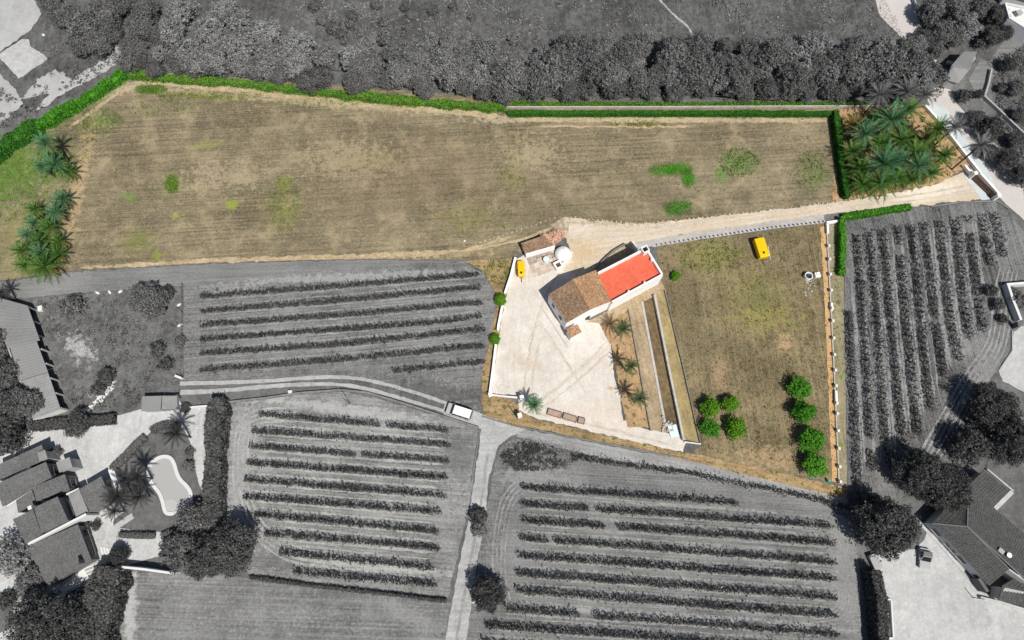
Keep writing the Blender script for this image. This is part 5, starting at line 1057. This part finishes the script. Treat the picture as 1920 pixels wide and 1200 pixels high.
# lower right wing
a3, b3_, c3, d3 = P(1871, 1125, 2.5), P(1975, 1152, 2.5), P(1985, 1120, 3.4), P(1880, 1097, 3.2)
roof_sheet('roof', a3, b3_, c3, d3, M_tiledk, th, .45, .05, .9); roof_sheet('roof', P(1985, 1085, 2.6), P(1912, 1078, 2.6), d3, c3, M_tiledk, th, .45, .05, .9); MB().prism(shrink([p.xy for p in (a3, b3_, c3, d3)], .3), 0, [2.3, 2.3, 3.3, 3.3]).build('wall', M_gmid, th)
opening(th, P(1852, 1115).xy, P(1872, 1128).xy, .5, .9, .7, .9, frame=M_gmid)
q = P(1892, 1041, 4.9); MB().lathe((q.x, q.y, 4.0), [(.1, 0), (.08, .7), (.36, .95), (.40, 1.02), (.2, 1.0), (.02, .95)], 18).build('satellite_dish', M_white, th)
q = P(1875, 1033, 4.4); MB().box((q.x, q.y, 4.1), (.9, .7, 1.4), R(-45)).build('chimney', M_gmid, th)
wall_thing('garden_wall', [(1715, 973), (1760, 1018), (1818, 1086)], .2, .5, M_gpale, 'pale low wall in front of the small windows of the tiled house')
wall_thing('garden_wall', [(1836, 1120), (1870, 1128), (1930, 1146)], .7, .35, M_gpale, 'white wall under the lowest wing of the tiled house')
pole('pole', 1823, 1120, 3.0, .07, M_rust, 'thin dark post at the white wall of the tiled house', 'pole'); 
m = MB(); q0, q1 = P(1819, 1083), P(1835, 1107); pwall(q0.xy, q1.xy, .5, 0, 2.3, m); tag(m.build('end_wall', M_gdark), 'dark end wall at the corner of the tiled house yard', 'wall')
# pen in the yard
pn = thing('pen', P(1658, 1160), 'small open walled pen against the tall dark hedge', 'pen')
for q in ([(1644, 1122), (1668, 1124)], [(1668, 1124), (1672, 1195)], [(1672, 1195), (1650, 1196)]): wallrun(MB(), q, .6, .22).build('wall', M_gwhite, pn)
MB().prism([P(x, y, .8).xy for x, y in ((1648, 1172), (1670, 1174), (1671, 1194), (1650, 1194))], .62, .72).build('roof_panel', M_gdark, pn)
c = P(1637, 1052); m = MB(); m.box((c.x, c.y, .4), (1.3, 2.2, .8), R(18)); m.box((c.x, c.y, .85), (1.4, 2.3, .1), R(18)); tag(m.build('box_trailer', M_gmid), 'pale box trailer beside the huge dark tree', 'trailer')
A, B = P(1619, 957, 4.5), P(1620, 996, 4.5); m = MB(); pwall(A.xy, B.xy, .9, 4.3, 4.45, m); t = thing('canopy', (*mid(A, B).xy, 0), 'narrow grey canopy strip standing at the edge of the huge tree', 'canopy'); m.build('panel', M_gmid, t)
for p in (A, B): MB().box((p.x, p.y + (1 if p is B else -1) * .2, 2.15), (.14, .14, 4.3)).build('post', M_stone, t)

# ------------------------------------------------------------------ hip roofed hut, walled plot, corner building
hh = thing('hut', P(1808, 135), 'small hut with a pale hip roof beside the road', 'hut')
hz, hr = 2.6, 3.6; h1, h2, h3, h4 = P(1783, 118, hz + .3), P(1832, 96, hz), P(1796, 156, hz), P(1774, 150, hz); h0, hp = P(1817, 131, hr), P(1786, 125, hr)
roof_sheet('roof', P(1807, 97, hz), P(1832, 97, hz), h0, hp, M_sheetroof, hh, .4, .03, 1.5); roof_sheet('roof', P(1798, 157, hz), h4, hp, hp + Vector((.3, 0, 0)), M_sheetroof2, hh, .4, .03, 1.5)
roof_sheet('roof', P(1797, 156, hz), P(1834, 110, hz), h0, hp, M_sheetroof3, hh, .4, .03, 1.5); roof_sheet('roof', h4, P(1807, 97, hz), hp, hp + Vector((0, .3, 0)), M_sheetroof2, hh, .4, .03, 1.5)
MB().prism(shrink([p.xy for p in (P(1807, 97, hz), P(1832, 97, hz), P(1834, 110, hz), P(1797, 156, hz), h4)], .25), 0, hz - .25).build('wall', M_gmid, hh)
wall_thing('white_block', [(1773, 119), (1783, 121)], .7, .5, M_gwhite, 'small white block beside the hip roofed hut', 'box')
cb_ = thing('flat_building', P(1910, 20), 'white flat roofed building with a parapet in the corner by the dark trees', 'building')
cp = [P(x, y, 4.0).xy for x, y in ((1884, 4), (1940, 16), (1935, 60), (1892, 34))]; MB().prism(cp, 0, 3.5).build('wall', M_gwhite, cb_)
for i in range(4): m = MB(); s_ = shrink(cp, .15); pwall(s_[i], Vector(s_[(i + 1) % 4]) - (Vector(s_[(i + 1) % 4]) - Vector(s_[i])).normalized() * .15, .3, 3.502 + i * .001, 4.0 + .003 * i, m); m.build('parapet', M_gwhite, cb_)
q = P(1910, 24, 4); MB().box((q.x, q.y, 3.9), (1.2, 1.0, .8), R(20)).build('roof_box', M_gmid, cb_)
tr = thing('tiled_roof_house', P(1912, -8), 'house with an orange tiled roof touching the very top corner', 'house'); a, b, c, d = P(1892, -30, 3), P(1960, -6, 3), P(1955, 12, 3), P(1888, -10, 3)
roof_sheet('roof', d, c, up(b, 3.8), up(a, 3.8), M_tile, tr); MB().prism(shrink([p.xy for p in (a, b, c, d)], .25), 0, 2.8).build('wall', M_gwhite, tr)
sheet('lane', [(1930, 18), (1960, 40), (1900, 100), (1850, 160), (1838, 180), (1835, 170), (1850, 120), (1880, 80)], M_ntrack, 3, .2)
wall_thing('plot_wall', [(1930, 534), (1880, 538), (1890, 568), (1904, 604)], 1.5, .45, M_gwhite, 'pale wall round the weedy plot beside the gravel yard')
wall_thing('plot_pillar', [(1897, 612), (1900, 612)], 1.6, 1.0, M_gdark, 'square dark pillar at the mouth of the gravel yard', 'pillar')
wall_thing('kerb', [(1897, 622), (1897, 658), (1874, 692)], .2, .2, M_gmid, 'thin curved kerb round the bend of the gravel yard', 'kerb')
for px_, lab in (((183, 549), 'white boulder at the head of the scrub lot, larger one'), ((206, 548), 'white boulder in the middle of three at the headland'), ((226, 547), 'white boulder nearest the broad grey bush'), ((336, 572), 'white boulder at the vineyard fence'), ((338, 610), 'small white boulder lower along the vineyard fence'), ((82, 66), 'pale block in the scrub above the concrete pad'), ((888, 1129), 'pale stone beside the track at the end of the thin dark hedge'), ((164, 770), 'white boulder at the foot of the junk heap'), ((1354, 1100), 'tiny white stone in the sixth row of the combed vineyard'), ((1362, 1167), 'white stone in the eighth row of the combed vineyard'), ((871, 452), 'pale stone at the lower edge of the dry field')):
    c = P(*px_); m = MB(); m.lathe((0, 0, 0), [(.55, 0), (.6, .2), (.4, .45), (.1, .55)], 9); o = link('boulder', m.mesh('boulder', M_gwhite)); k = .4 if 'tiny' in lab or 'stone' in lab else .62
    o.location = c; o.scale = (k * random.uniform(.9, 1.5), k * .7, k); o.rotation_euler = (0, 0, random.uniform(0, 3)); tag(o, lab, 'stone')
jm = MB()
for (x, y) in scatter([(165, 770), (185, 745), (205, 700), (215, 712), (212, 730), (180, 765)], 260): jm.box((x, y, .15), (random.uniform(.2, .7), random.uniform(.1, .3), random.uniform(.1, .4)), random.uniform(0, 3))
tag(jm.build('junk_heap', M_gwhite), 'heap of pale junk and rubble in the scrub lot', 'rubble', None, 'stuff')
c = P(242, 762); m = MB(); m.lathe((c.x, c.y, 0), [(1.6, 0), (1.6, .12), (1.2, .2)], 20); tag(m.build('flower_bed', M_gmid), 'round stony flower bed on the pale villa yard', 'flower bed') if False else None

# ------------------------------------------------------------------ ground cover (uncountable)
def cover(name, areas, mat, label, h=(.12, .35), w_=(.05, .12), blades=5, spread=.18):
    Cs = []
    for poly, n in areas:
        q = scatter(poly, n); q = np.repeat(q, blades, 0) + rng.normal(0, spread, (len(q) * blades, 2)); Cs.append(q)
    q = np.concatenate(Cs); C = np.concatenate([q, np.full((len(q), 1), .02)], 1); V, F = tri_tufts(C, rng.uniform(*h, len(C)), rng.uniform(*w_, len(C)))
    return tag(link(name, np_mesh(name, V, F, mat)), label, 'grass', None, 'stuff')
def spot(x, y, rx, ry, n=10): return [(x + rx * math.cos(2 * math.pi * i / n), y + ry * math.sin(2 * math.pi * i / n)) for i in range(n)]
cover('straw', [(F_POLY, 16000), ([(1245, 540), (1232, 462), (1545, 420), (1575, 900), (1318, 845)], 9000), ([(905, 780), (930, 560), (905, 505), (968, 486), (920, 737), (1000, 790), (1590, 910), (1590, 935), (1180, 840), (960, 797)], 4000)], L_straw, 'dry straw stubble over the brown fields', (.08, .28), (.05, .13), 4, .22)
lush = [(spot(1258, 318, 44, 13), 700), (spot(1290, 335, 12, 18), 300), (spot(1272, 390, 30, 14), 520), (spot(285, 168, 32, 9), 300), (spot(322, 345, 13, 18), 200), ([(238, 140), (560, 172), (948, 205), (948, 218), (700, 199), (440, 168), (260, 150)], 2200), ([(60, 262), (238, 146), (246, 152), (80, 275)], 700)]
cover('lush_grass', lush, L_grass, 'bright green grass patches in the dry field', (.04, .16), (.10, .24), 9, .3)
weeds = [(F_POLY, 1500), (spot(190, 228, 40, 26), 260), (spot(120, 260, 60, 60), 350), (spot(300, 200, 70, 20), 160), (spot(880, 400, 90, 50), 160), (spot(960, 310, 30, 60), 120), ([(1245, 540), (1232, 462), (1545, 420), (1575, 900), (1318, 845)], 1800), (spot(1385, 305, 38, 28), 350), (spot(322, 345, 13, 18), 160), (spot(532, 380, 32, 55), 330), (spot(285, 168, 32, 9), 260), (spot(400, 180, 110, 7), 320), (spot(620, 192, 130, 7), 220), (spot(1200, 233, 60, 5), 120), (spot(40, 330, 90, 90), 900), (spot(1520, 320, 30, 40), 160), (spot(935, 510, 25, 25), 200), (spot(1330, 480, 60, 35), 260), (spot(1565, 660, 8, 230), 500)]
cover('weeds', weeds, L_weed, 'low green weeds growing through the dry grass', (.12, .38), (.10, .22), 6, .22)
cover('scrub_grass', [([(60, -40), (1640, -40), (1700, 80), (1500, 70), (900, 90), (640, 60), (400, 20), (230, 100), (90, 150)], 20000), ([(65, 565), (335, 545), (338, 735), (225, 772), (130, 760)], 5000), ([(1850, 110), (1925, 90), (1925, 380), (1880, 280)], 3000), ([(345, 700), (560, 690), (830, 752), (900, 772), (905, 690), (700, 700)], 2500), ([(940, 830), (1000, 820), (1100, 850), (1060, 880), (940, 880)], 1500), ([(1590, 420), (1680, 395), (1870, 380), (1920, 520), (1880, 640), (1700, 920), (1592, 930)], 1200), ([(850, 1190), (900, 960), (960, 900), (930, 1100)], 1500), ([(430, 760), (890, 805), (860, 1110), (480, 1075)], 1500), ([(345, 540), (860, 492), (925, 560), (900, 690), (345, 700)], 1600)], L_gtuft, 'grey rough grass over the scrub and the vineyard headlands', (.08, .30), (.06, .16), 4, .22)

def clumps(name, areas, mat, label, r=(.3, .9), per=16, leaf=.2, hgt=.6):
    Cs = []; Ns = []
    for poly, n in areas:
        q = scatter(poly, n); d = np.array([mnoise.noise(Vector((a * .12, b * .12, 3.0))) + .6 * mnoise.noise(Vector((a * .4, b * .4, 8.0))) for a, b in q]); q = q[d + rng.normal(0, .25, len(q)) > 0]
        rr = rng.uniform(*r, len(q)); v = rng.normal(size=(len(q), per, 3)); v /= np.linalg.norm(v, axis=2, keepdims=True); v[:, :, 2] = np.abs(v[:, :, 2])
        C = v * rr[:, None, None] * rng.uniform(.5, 1, (len(q), per, 1)); C[:, :, 2] *= hgt; C[:, :, 0] += q[:, :1]; C[:, :, 1] += q[:, 1:]; C[:, :, 2] += .04
        Cs.append(C.reshape(-1, 3)); Ns.append((v + rng.normal(0, .5, v.shape)).reshape(-1, 3))
    C = np.concatenate(Cs); V, F = leaf_quads(C, np.concatenate(Ns), leaf * rng.uniform(.5, 1.4, len(C)), .55)
    return tag(link(name, np_mesh(name, V, F, mat)), label, 'undergrowth', None, 'stuff')
HILL = [(540, -40), (860, -40), (1000, 40), (960, 85), (660, 75), (560, 40)]
BELT = [(240, 128), (90, 160), (60, 200), (130, 150), (230, 60), (420, 60), (700, 80), (1000, 70), (1720, 90), (1760, 190), (960, 190), (700, 170), (440, 150)]
clumps('undergrowth', [(BELT, 2600), ([(65, 562), (335, 545), (338, 735), (225, 772), (130, 760)], 700), ([(1858, 110), (1925, 90), (1925, 380), (1885, 280)], 500), ([(0, 160), (60, 130), (110, 80), (230, 90), (200, 140), (0, 250)], 500)], L_mid, 'grey undergrowth between the trees of the belt and in the scrub lot')
clumps('undergrowth', [(HILL, 1800), ([(860, -40), (1640, -40), (1640, 60), (1000, 80)], 1100)], L_belt, 'low pale grey scrub on the hillside behind the belt', (.25, .8), 12, .2, .45)
clumps('brambles', [([(938, 850), (975, 828), (1040, 838), (1090, 856), (1060, 872), (1020, 882), (950, 880)], 900)], L_dark, 'dark bramble thicket at the corner of the combed vineyard', (.25, .7), 16, .16, .35)

clumps('palm_litter', [([(1592, 368), (1578, 215), (1735, 205), (1812, 305), (1752, 340), (1680, 355)], 520)], L_palmd, 'dry fallen fronds and litter under the palms', (.3, .9), 9, .3, .35)
clumps('low_agaves', [([(1600, 350), (1590, 240), (1730, 220), (1790, 290), (1740, 325)], 300)], L_palmg, 'low green plants filling the gaps between the palms', (.3, .8), 12, .32, .6)
clumps('low_agaves', [([(40, 500), (30, 440), (60, 385), (120, 370), (125, 440), (105, 505)], 160), ([(75, 330), (75, 280), (120, 290), (135, 330)], 60)], L_palmg, 'low green plants filling the gaps in the palm clumps', (.3, .8), 12, .32, .6)

# tractor ruts between the rows and round the headlands
def rutset(rows, mat, off=.55, wd=.34):
    for r0_, r1_ in zip(rows[:-1], rows[1:]):
        n_ = 6; A_ = resample([P(*p) for p in r0_], 3.0, False); B_ = resample([P(*p) for p in r1_], 3.0, False); k_ = min(len(A_), len(B_))
        a_ = [A_[int(i * (len(A_) - 1) / (n_ - 1))] for i in range(n_)]; b_ = [B_[int(i * (len(B_) - 1) / (n_ - 1))] for i in range(n_)]
        for sg in (-1, 1):
            pts = []
            for i in range(n_):
                m_ = (a_[i] + b_[i]) / 2; d = (b_[i] - a_[i]).normalized(); pts.append(m_ + d * off * sg)
            rib_world(pts, wd * random.uniform(.7, 1.3), mat)
RUT_Z = [0]
def rib_world(pts, wd, mat, amp=.16, z0=.0562, name='wheel_rut'):
    RUT_Z[0] += 1; z = z0 + .00003 * RUT_Z[0]; pts = resample(pts, .6, False); n = len(pts); L = []; Q = []
    for i, p in enumerate(pts):
        d = (pts[min(i + 1, n - 1)] - pts[max(i - 1, 0)]).normalized(); nn = Vector((-d.y, d.x, 0)); k = .5 + .75 * (mnoise.noise(Vector((p.x * .35, p.y * .35, RUT_Z[0] * 1.3))) + .45); k = max(.05, k) * (min(1, i / 3, (n - 1 - i) / 3) + .02)
        L.append(jit(p + nn * wd / 2 * k, amp, .9, 3)); Q.append(jit(p - nn * wd / 2 * k, amp, .9, 3))
    me = bpy.data.meshes.new(name); me.from_pydata([(p.x, p.y, z) for p in L + Q], [], [(n + i, n + i + 1, i + 1, i) for i in range(n - 1)]); me.update()
    tag(link(name, me, None, mat), kind='structure')
M_rutA = ground_mat('grey_rut_soil', g(.13), g(.36), 1, 1, 0, fine=2.0, big=.2, contrast=.8)
M_rutB = ground_mat('pale_rut_soil', g(.20), g(.46), 1, 1, 0, fine=2.0, big=.2, contrast=.8)
rutset(rowsA[:6], M_rutA); rutset(rowsB, M_rutB); rutset(rowsC, M_rutA, .5); rutset(rowsD, M_rutA, .55, .5)
def loops(px, n, step, wd, mat):
    base = smooth([P(*p) for p in px], 3); c = sum(base, Vector()) / len(base)
    for k in range(n):
        pts = [p + Vector((-(base[min(i + 1, len(base) - 1)] - base[max(i - 1, 0)]).normalized().y, (base[min(i + 1, len(base) - 1)] - base[max(i - 1, 0)]).normalized().x, 0)) * step * k for i, p in enumerate(base)]
        rib_world(pts, wd, mat, .12)
loops([(1500, 968), (1560, 975), (1600, 1005), (1604, 1060), (1590, 1100), (1540, 1110)], 6, -.55, .22, M_rutA)
loops([(1500, 1060), (1570, 1060), (1602, 1090), (1606, 1140), (1585, 1175), (1530, 1180)], 6, -.55, .22, M_rutA)
loops([(560, 765), (480, 766), (445, 790), (436, 860), (440, 940), (475, 1010), (540, 1056), (640, 1068)], 4, .8, .35, M_rutB)
loops([(970, 900), (940, 930), (925, 1000), (922, 1080), (935, 1140)], 4, .7, .3, M_rutA)
loops([(1875, 500), (1862, 560), (1856, 640), (1815, 690), (1775, 760), (1735, 830), (1700, 900)], 5, .8, .4, M_rutA)
M_pstraw = ground_mat('pale_straw_strip', (.26, .20, .12), (.56, .46, .30), 1, 1, 0, fine=2.0, big=.3, contrast=.8)
for px_, wd in (([(150, 503), (400, 488), (700, 479), (870, 470), (960, 444)], .8), ([(262, 152), (420, 166), (560, 180), (700, 196), (940, 218)], 1.3), ([(300, 158), (560, 186), (800, 208)], .6), ([(960, 224), (1200, 226), (1550, 226)], 1.0), ([(1010, 237), (1150, 238), (1300, 238)], .5), ([(760, 482), (900, 466), (985, 448), (1040, 424)], .6), ([(245, 160), (190, 196), (130, 240)], .8)):
    rib_world([P(*p) for p in px_], wd, M_pstraw, .35)

M_tyre1 = ground_mat('worn_gravel', (.40, .35, .29), (.62, .56, .49), 1, 1, 0, fine=2.0, big=.3, contrast=.8)
for px_, wd in (([(985, 770), (1030, 740), (1090, 690), (1140, 640)], .45), ([(998, 776), (1042, 748), (1102, 698), (1150, 652)], .4), ([(980, 765), (985, 700), (1000, 620), (1020, 560), (1045, 515)], .4), ([(994, 768), (998, 705), (1012, 640)], .4), ([(1000, 775), (1080, 790), (1180, 815), (1260, 835)], .5), ([(990, 640), (1010, 600), (1050, 660), (1100, 740)], .3)):
    rib_world(smooth([P(*p) for p in px_], 2), wd, M_tyre1, .22, .092, 'tyre_track')
for dy, wd in ((-4, .5), (4, .5)):
    rib_world(smooth([P(x, y + dy * 1.3) for x, y in ((1120, 440), (1200, 436), (1300, 424), (1450, 402), (1600, 386), (1740, 368), (1830, 350))], 2), wd, M_tyre1, .2, .080, 'tyre_track')
